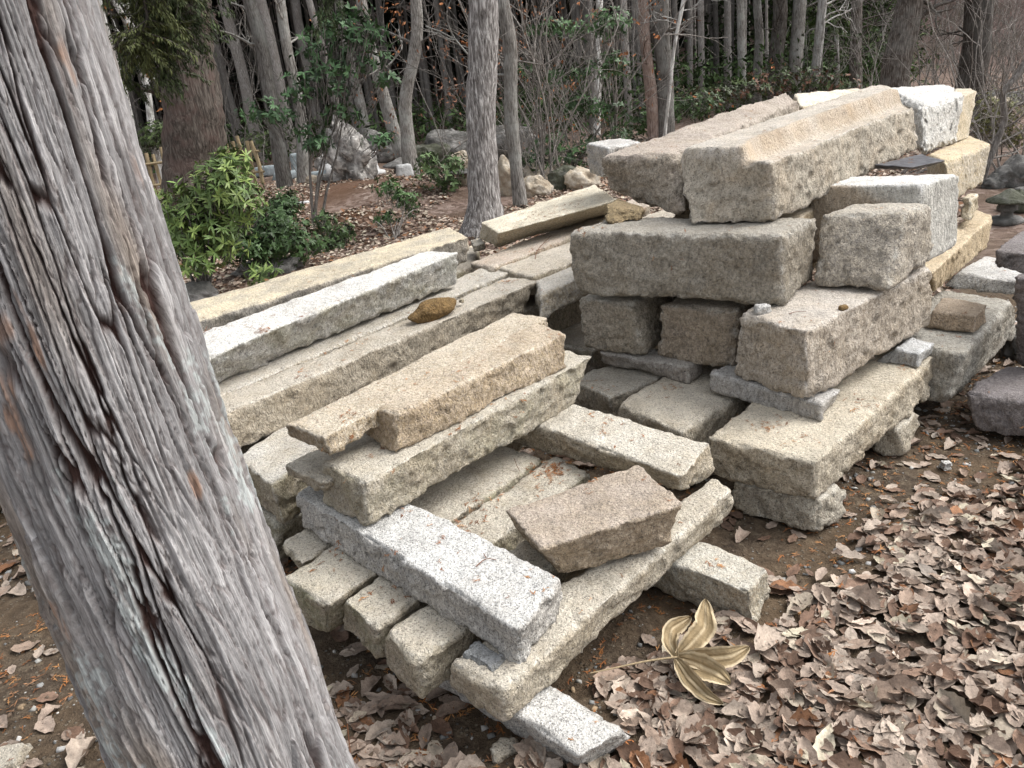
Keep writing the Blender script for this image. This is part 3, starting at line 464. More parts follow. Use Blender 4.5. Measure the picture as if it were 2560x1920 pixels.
# small loose stones
def pebble(name, c, size, mat, label, cat, seed, rot=0, rs=1.5, r=None, cell=None):
    c = np.array(c); s = np.array(size) / 2; P = []
    for z in (-1, 1):
        for x, y in ((-1, -1), (1, -1), (1, 1), (-1, 1)):
            q = np.array([x * s[0], y * s[1]]) * (1 if z < 0 else .82); ca, sa = math.cos(rot), math.sin(rot)
            P.append([c[0] + q[0] * ca - q[1] * sa, c[1] + q[0] * sa + q[1] * ca, c[2] + s[2] * (z + 1)])
    o = stone(name, P, mat, cell=cell or min(size) / 7, r=r or min(size) * .42, rs=rs, low=.6, seed=seed)
    return tag(o, label, cat)
m_rust = mk(TAN, c1=(.27,.17,.07), c2=(.17,.105,.045), stain=(.16,.115,.05), pale=(.27,.19,.09), speck=.02)
pebble('pebble', (.985, 2.76, .645), (.05, .045, .036), mk(GREYW, speck=.05), 'small pale wedge pebble pinched under the massive dark block', 'pebble', 42)
pebble('stone_chip', (1.268, 2.70, .650), (.035, .02, .014), m_rust, 'tiny tan chip on top of the big corner block', 'stone chip', 43, rot=.5)
pebble('pebble', (-.198, 3.56, .60), (.03, .025, .018), mk(YELL), 'tiny yellow pebble beside the oblong orange stone', 'pebble', 44)
pebble('cobble', (-.12, 1.44, -.01), (.075, .055, .04), mk(CREAM), 'small cream cobble half sunk in the litter in front of the short beam', 'small stone', 45, rot=.2)
pebble('cobble', (-1.50, 1.60, -.03), (.12, .10, .06), mk(CREAM), 'rounded pale stone in the bottom left corner of the picture', 'small stone', 47, rot=.2)
pebble('stone_patch', (-.145, 1.495, .268), (.105, .055, .014), mk(GREYB, c1=(.30,.31,.31), c2=(.21,.22,.22), pale=(.33,.34,.35)), 'bluish grey flake of stone on the near end of the front beam', 'stone chip', 48, rot=-.75)
pebble('cobble', (1.651, 2.56, -.01), (.045, .04, .035), mk(GREYW), 'pale round cobble on the gravel right of the wide slab', 'small stone', 49)


# slate flakes
t = NT('slate'); o = t.co('Object'); n = t.noise(t.co('Object', (1, 1, 6)), 30, 4, .6)
m_slate = t.done(t.ramp(n, [(.3, (.035, .036, .042)), (.7, (.12, .12, .13))]), t.bump(n, .5, .006), .5)
o = stone('slate_flake', LAY['SL'], m_slate, cell=.008, r=.006, rs=.8, low=1.4, seed=40); tag(o, 'dark slate flake lying between the trough stone and the golden topped block', 'slate')
# ------------------------------------------------------------------ leaning trunk in the foreground
def big_trunk():
    AX = np.array([[-0.624, 1.1333, -0.06, 0.25], [-0.6638, 1.2026, 0.3122, 0.214], [-0.6846, 1.2388, 0.5068, 0.211], [-0.7289, 1.2894, 0.7631, 0.206], [-0.758, 1.3257, 1.0374, 0.2], [-0.7795, 1.3685, 1.3275, 0.19], [-0.7949, 1.4078, 1.5826, 0.182], [-0.8056, 1.4434, 1.8022, 0.175], [-0.8176, 1.484, 2.0074, 0.168]])    # x, y, z, radius from the ground to above the picture
    nl, nt_ = 660, 420
    L = AX[:, :3]; s = np.r_[0, np.cumsum(np.linalg.norm(np.diff(L, axis=0), axis=1))]
    tt = np.linspace(0, s[-1], nl); C = np.stack([np.interp(tt, s, AX[:, k]) for k in range(4)], 1)
    for _ in range(60): C[1:-1] = (C[:-2] + 2 * C[1:-1] + C[2:]) / 4
    th = np.linspace(-math.pi, math.pi, nt_, endpoint=False); th = math.radians(118) + th - .5 * np.sin(th)     # finer on the side seen
    T = np.gradient(C[:, :3], axis=0); T /= np.linalg.norm(T, axis=1)[:, None]
    A = np.cross(T, [0, 1., 0]); A /= np.linalg.norm(A, axis=1)[:, None]; B = np.cross(T, A)
    TT, SS = np.meshgrid(th, tt); R = C[:, 3:4] * np.ones_like(TT)
    th_, s_, R_ = TT.ravel(), SS.ravel(), R.ravel()
    cx, cy = np.cos(th_), np.sin(th_)
    tw = th_ + s_ * .30 + .05 * vn(np.stack([cx * 2, cy * 2, s_ * 1.4], 1), 31)        # slowly twisting grain
    q = np.stack([np.cos(tw) * .20, np.sin(tw) * .20, s_], 1)
    def an(fx, fz, o, sd): return fbm(np.stack([q[:, 0] * fx, q[:, 1] * fx, q[:, 2] * fz], 1), o, sd)
    tang = np.stack([-np.sin(tw), np.cos(tw), 0 * tw], 1)
    warp = .20 * an(12, 3.2, 2, 51); rag = .10 * an(60, 22, 3, 52)
    w = np.stack([q[:, 0] * 34 + warp + rag, q[:, 1] * 34 + warp * .7 - rag, q[:, 2] * 2.0 + .5 * warp], 1)
    d1, d2, cid, vec = worley(w, 61); edge = d2 - d1; sh = (vec * tang).sum(1)
    w2 = np.stack([q[:, 0] * 70 + warp * 2 + rag * 2, q[:, 1] * 70 - rag * 2, q[:, 2] * 4.6 + warp], 1)
    e1, e2, cid2, vec2 = worley(w2, 71); edge2 = e2 - e1; sh2 = (vec2 * tang).sum(1)
    w3 = np.stack([q[:, 0] * 150 + rag * 3, q[:, 1] * 150, q[:, 2] * 9], 1)
    g1, g2, cid3, vec3 = worley(w3, 81)
    fis = 1 - sstep(.0, .11, edge + .06 * an(70, 16, 2, 55)); fis2 = 1 - sstep(0, .10, edge2); fis3 = 1 - sstep(0, .2, g2 - g1)
    fib = an(200, 6, 2, 57); fib2 = an(420, 14, 1, 58)
    plate = (cid - .5) * .0085 + (cid2 - .5) * .0052 + (cid3 - .5) * .0022 + sh * .0015 + sh2 * .0010 + vec[:, 2] * .0040 + vec2[:, 2] * .0035
    deep = fis * sstep(-.15, .30, an(9, 1.0, 2, 59) - .14)
    disp = plate - .016 * deep - .0040 * fis - .0028 * fis2 * (1 - fis) - .0012 * fis3 + .0009 * fib + .0008 * fib2 + .0035 * an(6, .9, 2, 56) + .0015 * an(30, 30, 3, 60)
    knots = [[-0.553, 1.2417, 1.1038, 0.032], [-0.6821, 1.1215, 0.8002, 0.045], [-0.6056, 1.2995, 1.6327, 0.03], [-0.6929, 1.2203, 1.545, 0.035], [-0.5324, 1.2183, 0.9257, 0.014], [-0.5305, 1.1922, 0.8754, 0.012]]
    kn = np.zeros(len(s_))
    P0 = C[:, None, :3] + (A[:, None, :] * np.cos(TT)[..., None] + B[:, None, :] * np.sin(TT)[..., None]) * R[..., None]
    P0 = P0.reshape(-1, 3)
    for kx, ky, kz, kr in knots:
        dd = np.linalg.norm((P0 - np.array([kx, ky, kz])) * [1, 1, .8], axis=1) / kr
        disp += (.006 * np.exp(-(dd * 1.1) ** 2) - .018 * np.exp(-(dd * 3.0) ** 2) + .004 * np.sin(dd * 9) * np.exp(-(dd * 1.3) ** 2)) * (kr / .03); kn = np.maximum(kn, np.exp(-(dd * 2.4) ** 2))
    N = (A[:, None, :] * np.cos(TT)[..., None] + B[:, None, :] * np.sin(TT)[..., None]).reshape(-1, 3)
    V = P0 + N * disp[:, None]
    # colours: lilac grey plates, red brown fissures, pale lichen, a few rusty scabs
    tone = (.5 + .5 * an(26, 3, 3, 62)); tone2 = .5 + .5 * an(150, 7, 2, 63)
    c = np.array([.285, .276, .274])[None] * (.62 + .66 * tone[:, None]) * (.45 + 1.1 * tone2[:, None]) * (.80 + .4 * cid2[:, None]) * (.88 + .24 * cid3[:, None])
    warm = sstep(.52, .8, .5 + .5 * an(13, 2, 2, 64)); c = c * (1 - warm[:, None]) + np.array([.29, .25, .215]) * (.45 + 1.0 * tone2[:, None]) * warm[:, None]
    lich = sstep(.26, .36, an(12, 3.0, 3, 65) + .26 * an(110, 60, 3, 66)) * (1 - fis)
    c = c * (1 - .7 * lich[:, None]) + np.array([.46, .50, .49]) * (.75 + .4 * tone2[:, None]) * .7 * lich[:, None]
    rust = sstep(.46, .58, an(20, 5, 3, 67)) * (1 - fis); c = c * (1 - .6 * rust[:, None]) + np.array([.30, .15, .075]) * .6 * rust[:, None]
    f = np.clip(fis2 * .55 * (1 - deep) + fis3 * .22, 0, 1)[:, None]; c = c * (1 - f) + np.array([.10, .078, .072]) * f
    f = np.clip(deep * 1.15, 0, 1)[:, None]; c = c * (1 - f) + np.array([.050, .026, .021]) * f
    f = (kn * .7)[:, None]; c = c * (1 - f) + np.array([.16, .11, .085]) * f
    i, j = np.meshgrid(np.arange(nl - 1), np.arange(nt_), indexing='ij')
    a = (i * nt_ + j).ravel(); b = (i * nt_ + (j + 1) % nt_).ravel(); F = np.stack([a, b, b + nt_, a + nt_], 1)
    t = NT('big_bark'); o = t.co('Object')
    col = t.attr('col', 'Color'); fn = t.noise(t.attr('grain', 'Vector'), 300, 4, .65)
    col = t.mix(.8, col, t.ramp(fn, [(.3, .55), (.5, 1.0), (.72, 1.5)]), 'MULTIPLY')
    mt = t.done(col, t.bump(t.math('ADD', fn, t.math('MULTIPLY', t.noise(o, 140, 4, .6), .5)), .7, .005), .82)
    base = AX[0, :3]
    root = empty('leaning_tree', tuple(base), 'big leaning cypress trunk with shaggy lilac grey bark at the left in front', 'tree')
    link('trunk', mesh_np('trunk', V - base, F, True, {'col': c.clip(0.01, 1), 'grain': np.stack([q[:, 0], q[:, 1], q[:, 2] * .05], 1)}, mt), root)
    # loose strips of bark hanging off the left flank and the front
    ms = t.m
    for (pts, wid, sd) in [([[-0.9925, 1.3453, 0.7591], [-0.9774, 1.3211, 0.688], [-0.962, 1.2947, 0.6063], [-0.931, 1.2596, 0.5297]], 0.022, 1), ([[-0.9683, 1.3021, 0.9163], [-0.928, 1.2772, 0.8105], [-0.896, 1.2524, 0.7312], [-0.829, 1.182, 0.6237]], 0.016, 3), ([[-0.853, 1.2036, 0.6361], [-0.8527, 1.199, 0.5102], [-0.8597, 1.1929, 0.3661]], 0.02, 4)]:
        Q = resample(pts, 26); n = len(Q); T = np.gradient(Q, axis=0); T /= np.linalg.norm(T, axis=1)[:, None]
        view = Q - np.array([0, 0, 1.6]); view /= np.linalg.norm(view, axis=1)[:, None]
        S_ = np.cross(T, view); S_ /= np.linalg.norm(S_, axis=1)[:, None]
        prof = np.sin(np.linspace(.25, math.pi * .97, n)) ** .7 * wid * (1 + .25 * fbm(Q * 30, 2, sd))
        rows = []; 
        for sgn, off in ((-1, 0), (-.5, .35), (0, .5), (.5, .3), (1, 0)):
            rows.append(Q + S_ * (sgn * prof)[:, None] - view * (off * wid) * .6 + .003 * fbm(Q * 80 + sgn, 2, sd)[:, None])
        for sgn, off in ((.9, 0), (0, .1), (-.9, 0)):
            rows.append(Q + S_ * (sgn * prof)[:, None] - view * (off * wid - .006))
        V_ = np.stack(rows, 1).reshape(-1, 3); m = len(rows)
        ii, jj = np.meshgrid(np.arange(n - 1), np.arange(m), indexing='ij'); a = (ii * m + jj).ravel(); b = (ii * m + (jj + 1) % m).ravel()
        F_ = np.stack([a, b, b + m, a + m], 1)
        cc = np.array([.26, .235, .235]) * (.8 + .5 * fbm(V_ * [60, 60, 8], 2, sd)[:, None])
        link('bark_strip', mesh_np('bark_strip', V_ - base, F_, True, {'col': cc, 'grain': V_ * [1, 1, .1]}, ms), root)
    return root
big_trunk()

# ------------------------------------------------------------------ trees behind
def bark(name, a, b, c, sc=9, patch=None, pamt=.5, bump=1.):
    t = NT(name); o = t.co('Object', (1, 1, .16)); oo = t.co('Object')
    n = t.noise(o, sc * 6, 4, .65, .3); n2 = t.noise(oo, 3.2, 4, .6)
    rv = t.n.new('ShaderNodeObjectInfo').outputs['Random']
    col = t.ramp(n, [(.32, a), (.5, b), (.68, c)])
    if patch: col = t.mix(t.math('MULTIPLY', t.ramp(n2, [(.48, 0), (.60, 1)]), pamt), col, patch)
    col = t.mix(1.0, col, t.ramp(rv, [(0, .55), (1, 1.3)]), 'MULTIPLY')
    return t.done(col, t.bump(n, .9 * bump, .03), .9)
B_CEDAR = bark('cedar_bark', (.15,.135,.12), (.28,.26,.24), (.42,.40,.38), 12, (.21,.18,.16), .4)
B_GREY = bark('grey_bark', (.08,.07,.06), (.22,.205,.185), (.38,.36,.335), 10, (.44,.45,.42), .45)
B_PINE = bark('pine_bark', (.03,.024,.02), (.115,.095,.08), (.23,.20,.17), 6, (.16,.10,.085), .45)
B_STREAK = bark('streaky_bark', (.055,.048,.043), (.21,.195,.185), (.58,.56,.54), 9, None)
B_DARK = bark('dark_bark', (.022,.018,.015), (.085,.07,.058), (.22,.20,.18), 9, (.28,.28,.26), .25)
B_BIRCH = bark('birch_bark', (.14,.12,.11), (.50,.49,.46), (.70,.70,.67), 4, (.14,.12,.10), .5)
B_RED = bark('red_bark', (.15,.105,.085), (.34,.255,.215), (.50,.42,.37), 9, (.20,.13,.10), .4)
B_TWIG = bark('twig_bark', (.10,.088,.076), (.22,.20,.18), (.37,.345,.32), 10)
B_FAR = bark('far_cedar_bark', (.10,.09,.08), (.20,.185,.17), (.33,.315,.295), 12)
def trunk_mesh(pts, sides=14, n=40, jit=.14, seed=0, flare=0):
    Q = resample(pts, n); 
    rad = Q[:, 3].copy()
    if flare: h = Q[:, 2] - Q[:, 2].min(); rad *= 1 + flare * np.exp(-h / .22)
    wob = .25 * rad[:, None] * np.stack([vn(np.stack([Q[:, 2] * .9, Q[:, 2] * 0 + seed, Q[:, 2] * 0], 1), 81), vn(np.stack([Q[:, 2] * .9, Q[:, 2] * 0 + seed + 9, Q[:, 2] * 0], 1), 82)], 1)
    C3 = Q[:, :3].copy(); C3[:, :2] += wob
    return tube(C3, rad, sides, jitter=jit, seed=seed)
def twig_path(rng, p, d, L, n=7, wig=.25, grav=0.):
    P = [np.array(p, float)]; d = np.array(d, float); d /= np.linalg.norm(d)
    for _ in range(n):
        d = d + rng.normal(0, wig, 3) + [0, 0, grav]; d /= np.linalg.norm(d); P.append(P[-1] + d * L / n)
    return np.array(P), d
def branches(rng, mb, p, d, L, r, depth, wig=.2, kids=(3, 5), sides=4, tips=None, spread=.9, grav=.02):
    P, dd = twig_path(rng, p, d, L, 6 if depth else 4, wig, grav)
    V, F = tube(P, np.linspace(r, r * .35, len(P)), sides if depth else 3); mb.add(V, F)
    if tips is not None and depth <= 1: tips.extend([P[-1], P[len(P) // 2 + 1]])
    if depth:
        for _ in range(rng.integers(*kids)):
            k = rng.integers(1, len(P)); a = rng.normal(0, 1, 3); a /= np.linalg.norm(a); tdir = P[k] - P[k - 1]; tdir /= np.linalg.norm(tdir)
            branches(rng, mb, P[k], tdir + a * spread, L * rng.uniform(.4, .7), r * .5, depth - 1, wig, kids, sides, tips, spread, grav)
BG = json.loads('''{"pine":[[-3.534,11.0,3.034,0.337],[-3.697,11.0,2.349,0.345],[-3.789,11.0,1.559,0.381],[-4.079,11.0,0.52,0.422],[-4.204,11.0,-0.017,0.453]],"cedarA":[[-7.566,25.0,4.45,0.12],[-7.552,25.0,0.301,0.135],[-7.551,25.0,-0.1,0.146]],"cedarB":[[-6.506,23.0,4.176,0.139],[-6.463,23.0,2.683,0.153],[-6.441,23.0,0.35,0.16],[-6.437,23.0,-0.1,0.173]],"cedarC":[[-5.051,21.0,3.861,0.132],[-5.012,21.0,2.116,0.145],[-5.036,21.0,0.308,0.158],[-5.041,21.0,-0.1,0.171]],"greyD":[[-3.612,14.078,3.207,0.098],[-3.523,14.078,2.61,0.106],[-3.552,14.078,1.708,0.115],[-3.598,14.078,0.875,0.124],[-3.634,14.078,0.0,0.143]],"greyE":[[-3.088,14.15,3.16,0.08],[-3.121,14.15,2.393,0.088],[-3.116,14.15,1.585,0.097],[-3.2,14.15,0.905,0.097],[-3.357,14.15,0.0,0.12]],"cedarF":[[-4.836,24.0,4.206,0.127],[-4.797,24.0,0.616,0.142],[-4.799,24.0,0.086,0.149],[-4.8,24.0,-0.1,0.161]],"greyG":[[-3.298,22.0,3.873,0.116],[-3.348,22.0,2.395,0.129],[-3.191,22.0,1.224,0.142],[-3.204,22.0,0.02,0.156],[-3.205,22.0,-0.1,0.169]],"greyH":[[-2.088,16.513,3.267,0.102],[-2.023,16.513,2.357,0.112],[-1.918,16.513,1.487,0.122],[-1.826,16.513,0.763,0.137],[-1.611,16.513,0.0,0.152]],"curvI":[[-0.847,13.638,2.887,0.088],[-0.874,13.638,2.418,0.096],[-1.041,13.638,1.879,0.1],[-1.252,13.638,1.472,0.104],[-1.306,13.638,0.887,0.113],[-1.293,13.638,0.0,0.147]],"bigJ":[[0.119,8.4,2.348,0.152],[0.049,8.4,1.656,0.151],[-0.022,8.4,0.983,0.154],[-0.089,8.4,0.364,0.168],[-0.182,8.4,-0.082,0.261]],"slimK":[[0.371,10.0,2.492,0.08],[0.427,10.0,1.887,0.085],[0.354,10.0,1.046,0.085],[0.372,10.0,0.54,0.083],[0.39,10.0,-0.046,0.099]],"birchL":[[-7.63,18.0,3.918,0.054],[-7.668,18.0,3.084,0.066],[-7.63,18.0,1.972,0.066],[-7.738,18.0,0.916,0.072],[-7.731,18.0,0.311,0.072],[-7.727,18.0,-0.1,0.077]],"birchM":[[-7.504,19.0,3.576,0.063],[-7.533,19.0,2.037,0.081],[-7.654,19.0,1.238,0.087],[-7.723,19.0,0.512,0.094],[-7.781,19.0,-0.1,0.101]],"leanN":[[-6.552,16.0,3.637,0.053],[-6.364,16.0,3.111,0.053],[-6.002,16.0,2.223,0.042],[-5.907,16.0,1.921,0.031],[-5.268,16.0,-0.1,0.034]],"cedarO":[[-3.711,20.0,3.69,0.081],[-3.532,20.0,2.116,0.087],[-3.486,20.0,0.282,0.105],[-3.476,20.0,-0.1,0.114]],"cedarP":[[-4.213,26.0,4.192,0.089],[-4.162,26.0,2.226,0.096],[-4.011,26.0,-0.17,0.112]],"cedarQ":[[-1.689,26.0,2.636,0.071],[-1.622,26.0,1.618,0.079],[-1.595,26.0,-0.507,0.096]],"r1":[[2.854,20.0,2.973,0.068],[2.718,20.0,0.054,0.08],[2.711,20.0,-0.1,0.087]],"r2":[[2.935,19.0,2.881,0.076],[2.74,19.0,0.429,0.088],[2.698,19.0,-0.1,0.095]],"r3":[[3.844,21.0,2.955,0.085],[3.84,21.0,-0.365,0.104]],"r4":[[3.102,15.0,2.569,0.093],[3.1,15.0,1.774,0.103],[3.205,15.0,0.272,0.117],[3.231,15.0,-0.1,0.127]],"r5":[[3.433,15.0,2.535,0.146],[3.42,15.0,1.546,0.15],[3.401,15.0,0.335,0.174],[3.395,15.0,-0.1,0.188]],"r6":[[3.579,14.0,2.434,0.035],[3.389,14.0,1.783,0.031],[3.29,14.0,1.057,0.031],[3.133,14.0,-0.1,0.033]],"r7":[[6.3,24.0,2.954,0.076],[6.24,24.0,0.086,0.091],[6.236,24.0,-0.1,0.098]],"r8":[[6.305,23.0,2.871,0.087],[6.299,23.0,-0.075,0.102]],"r9":[[7.365,24.0,2.846,0.1],[7.371,24.0,0.161,0.123],[7.372,24.0,-0.1,0.132]],"r10":[[7.088,22.0,2.708,0.099],[7.154,22.0,0.299,0.12],[7.164,22.0,-0.1,0.13]],"r11":[[7.193,21.0,2.614,0.102],[7.309,21.0,1.751,0.115],[7.218,21.0,0.43,0.129],[7.181,21.0,-0.1,0.139]],"r12":[[7.373,20.0,2.562,0.169],[7.392,20.0,0.431,0.195],[7.397,20.0,-0.1,0.211]],"r13":[[7.893,20.0,2.509,0.157],[7.818,20.0,0.386,0.177],[7.801,20.0,-0.1,0.191]],"r14":[[8.03,19.0,2.409,0.101],[7.973,19.0,1.399,0.107],[7.883,19.0,0.398,0.119],[7.838,19.0,-0.1,0.129]],"r15":[[9.279,20.0,2.368,0.128],[9.381,20.0,0.328,0.148],[9.403,20.0,-0.1,0.16]],"r16":[[6.919,13.0,2.041,0.197],[6.878,13.0,1.584,0.206],[6.801,13.0,1.117,0.219],[6.788,13.0,0.629,0.237],[6.768,13.0,-0.1,0.256]],"r17":[[7.951,13.0,1.936,0.204],[7.952,13.0,1.203,0.204],[7.946,13.0,0.577,0.214],[8.082,13.0,-0.311,0.235]],"r18":[[9.689,22.0,1.605,0.059],[9.761,22.0,0.556,0.066],[9.806,22.0,-0.1,0.071]],"r19":[[7.818,22.0,1.514,0.043],[7.873,22.0,0.46,0.05],[7.902,22.0,-0.1,0.054]],"r20":[[6.079,25.0,3.06,0.063],[6.153,25.0,0.128,0.071],[6.158,25.0,-0.1,0.076]],"r21":[[7.971,28.0,3.117,0.08],[8.193,28.0,0.041,0.089],[8.203,28.0,-0.1,0.096]],"r22":[[9.419,30.0,2.382,0.057],[9.405,30.0,0.025,0.067],[9.404,30.0,-0.1,0.072]],"r23":[[9.255,28.0,2.986,0.072],[9.26,28.0,0.606,0.081],[9.261,28.0,-0.1,0.087]],"twist":[[5.491,8.0,1.209,0.03],[5.378,8.0,1.028,0.032],[5.258,8.0,0.888,0.029],[5.32,8.0,0.614,0.029],[5.237,8.0,0.349,0.032],[5.095,8.0,-0.1,0.035]]}''')
TREES = {
 'pine': ('pine_tree', 'thick reddish barked pine trunk behind the bright green shrub', B_PINE, 0, 1),
 'bigJ': ('tree', 'big pale streaky trunk in the middle, flared foot at the end of the yellowish beam', B_STREAK, .32, 2),
 'slimK': ('tree', 'slim grey trunk just right of the big streaky one', B_GREY, .1, 2),
 'curvI': ('tree', 'curving pale grey trunk left of the big streaky one, bent like a bow', B_GREY, .15, 3),
 'greyD': ('tree', 'grey lichened trunk right of the bamboo fence post', B_GREY, .1, 2),
 'greyE': ('tree', 'pale patched trunk standing next to the stone slabs', B_GREY, .1, 2),
 'greyG': ('tree', 'grey trunk rising behind the upright boulders', B_GREY, 0, 2),
 'greyH': ('tree', 'leaning grey trunk that crosses the bow shaped one at its foot', B_GREY, .1, 3),
 'cedarA': ('cedar_tree', 'straight pale cedar trunk first to the right of the thick pine', B_CEDAR, 0, 0),
 'cedarB': ('cedar_tree', 'straight pale cedar trunk second to the right of the thick pine', B_CEDAR, 0, 1),
 'cedarC': ('cedar_tree', 'pale cedar trunk close behind the grey lichened trunk', B_CEDAR, 0, 0),
 'cedarF': ('cedar_tree', 'straight bluish grey cedar trunk left of the glossy leaved tree', B_CEDAR, 0, 0),
 'cedarO': ('cedar_tree', 'thin cedar trunk behind the glossy leaved tree', B_CEDAR, 0, 0),
 'cedarP': ('cedar_tree', 'thin cedar trunk right behind the leaning grey one', B_CEDAR, 0, 0),
 'cedarQ': ('cedar_tree', 'thin cedar trunk right of the bow shaped trunk', B_CEDAR, 0, 0),
 'birchL': ('birch_tree', 'thin whitish stem beside the edge of the big leaning trunk', B_BIRCH, 0, 2),
 'birchM': ('birch_tree', 'white patched slim stem over the bamboo fence', B_BIRCH, 0, 2),
 'leanN': ('tree', 'slanting pale dead stem behind the hanging cypress boughs', B_BIRCH, 0, 0),
 'r1': ('tree', 'thin grey trunk left of the red trunk over the tall stack', B_CEDAR, 0, 1),
 'r2': ('birch_tree', 'slim lichened trunk left of the tall stack top', B_BIRCH, 0, 3),
 'r3': ('cedar_tree', 'smooth straight grey trunk over the pale stone end', B_CEDAR, 0, 1),
 'r4': ('pine_tree', 'reddish brown trunk standing behind the reddish boulder block', B_RED, 0, 1),
 'r5': ('tree', 'broad grey mossy trunk right of the reddish trunk', B_GREY, 0, 2),
 'r6': ('tree', 'thin pale leaning sapling in front of the broad grey trunk', B_BIRCH, 0, 3),
 'r7': ('cedar_tree', 'slender grey trunk behind the leaning sapling', B_CEDAR, 0, 0),
 'r8': ('cedar_tree', 'slender straight trunk second right of the leaning sapling', B_CEDAR, 0, 0),
 'r9': ('cedar_tree', 'pale straight trunk over the gap between the top stones', B_CEDAR, 0, 0),
 'r10': ('cedar_tree', 'brown grey straight trunk over the gap between the top stones', B_GREY, 0, 1),
 'r11': ('tree', 'slightly wavy grey trunk over the trough stone', B_GREY, 0, 2),
 'r12': ('tree', 'dark mossy trunk over the middle of the trough stone', B_DARK, 0, 2),
 'r13': ('tree', 'brown grey trunk left of the white spotted birch', B_GREY, 0, 2),
 'r14': ('birch_tree', 'white spotted birch trunk above the trough stone', B_BIRCH, 0, 3),
 'r15': ('tree', 'dark straight trunk before the green trees at right', B_DARK, 0, 2),
 'r16': ('tree', 'large dark leaning trunk above the bright white block, left of two', B_DARK, 0, 3),
 'r17': ('tree', 'large dark leaning trunk behind the yellowish slab end, right of two', B_DARK, 0, 3),
 'r18': ('tree', 'short pale snag among the green trees at right', B_BIRCH, 0, 0),
 'r19': ('tree', 'thin stem between two brown trunks over the trough stone', B_CEDAR, 0, 0),
 'r20': ('cedar_tree', 'thin dark edged stem behind the broad grey trunk', B_CEDAR, 0, 0),
 'r21': ('cedar_tree', 'thin far trunk between the paler ones over the reddish boulder block', B_CEDAR, 0, 0),
 'r22': ('cedar_tree', 'very thin far trunk beside the brown grey one', B_CEDAR, 0, 0),
 'r23': ('cedar_tree', 'far thin trunk left of the wavy grey trunk', B_CEDAR, 0, 0),
 'twist': ('small_tree', 'twisted bare little tree at the right edge beside the stone lantern', B_TWIG, 0, 4),
}
rng = np.random.default_rng(7)
for sid_, k in enumerate(TREES):
    name, label, mt, flare, nb = TREES[k]; pts = np.array(BG[k])[::-1].copy()
    if pts[-1][2] > 1.4 and k not in ('r18', 'twist'):       # goes on above the picture
        d = (pts[-1] - pts[0]); d = d / max(d[2], .3); d[:2] *= .6; pts = np.vstack([pts, pts[-1] + d * 3.0 * [1, 1, 1, 0] - [0, 0, 0, pts[-1][3] * .25]])
    pts[0][2] = min(pts[0][2], gz(pts[0][0], pts[0][1]) - .12)
    base = pts[0][:3].copy(); D = base[1]
    sides = 28 if D < 12 else 16 if D < 18 else 10
    V, F = trunk_mesh(pts, sides, 60 if D < 12 else 30, .16 if D < 16 else .08, sid_ + 1, flare)
    root = empty(name, tuple(base), label, 'tree')
    link('trunk', mesh_np('trunk', V - base, F, True, None, mt), root)
    if nb:
        mb = MB()
        for q in range(nb * 2):
            f = rng.uniform(.25, .8); p = pts[0] * (1 - f) + pts[-1] * f
            kk = np.interp(p[2], pts[:, 2], pts[:, 0]), np.interp(p[2], pts[:, 2], pts[:, 1])
            ang = rng.uniform(0, 6.28)
            branches(rng, mb, (kk[0], kk[1], p[2]), (math.cos(ang), math.sin(ang) * .6, .35), rng.uniform(.5, 1.3), pts[0][3] * .16 + .004, 2, .22, (2, 4))
        me = mb.mesh('branch', mt); me.transform(Matrix.Translation((-base[0], -base[1], -base[2])))
        link('branches', me, root, kind='stuff')
# plantation of thin cedars behind, each one a tree
proto = []
for k in range(6):
    pts = np.array([[0, 0, -.4, 1.15], [rng.normal(0, .05), 0, 3, 1.0], [rng.normal(0, .12), rng.normal(0, .1), 9.5, .8]])
    Q = resample(pts, 14); V, F = tube(Q[:, :3] * [1, 1, 1], Q[:, 3] * .1, 7, jitter=.08, seed=k); proto.append(mesh_np('trunk', V, F, True, None, B_FAR))
placed = [np.array(BG[k][-1][:2]) for k in TREES]
cnt = 0
while cnt < 288:
    y = 22.5 + 27 * rng.random() ** .8; x = rng.uniform(-.62 * y - 1, .50 * y)
    if x > .36 * y and rng.random() < .5: continue
    p = np.array([x, y])
    if min(np.linalg.norm(p - q) for q in placed) < .55: continue
    placed.append(p); cnt += 1
    o = link('cedar_tree', proto[cnt % 6], None, (x, y, gz(x, y))); s_ = rng.uniform(.45, .95)
    o.scale = (s_, s_, 1.05 if y < 34 else 1.25); o.rotation_euler = (rng.normal(0, .018), rng.normal(0, .018), rng.uniform(0, 6.28))
    tag(o, 'thin straight bare cedar trunk in the dark plantation behind the yard', 'tree', 'cedars of the plantation')

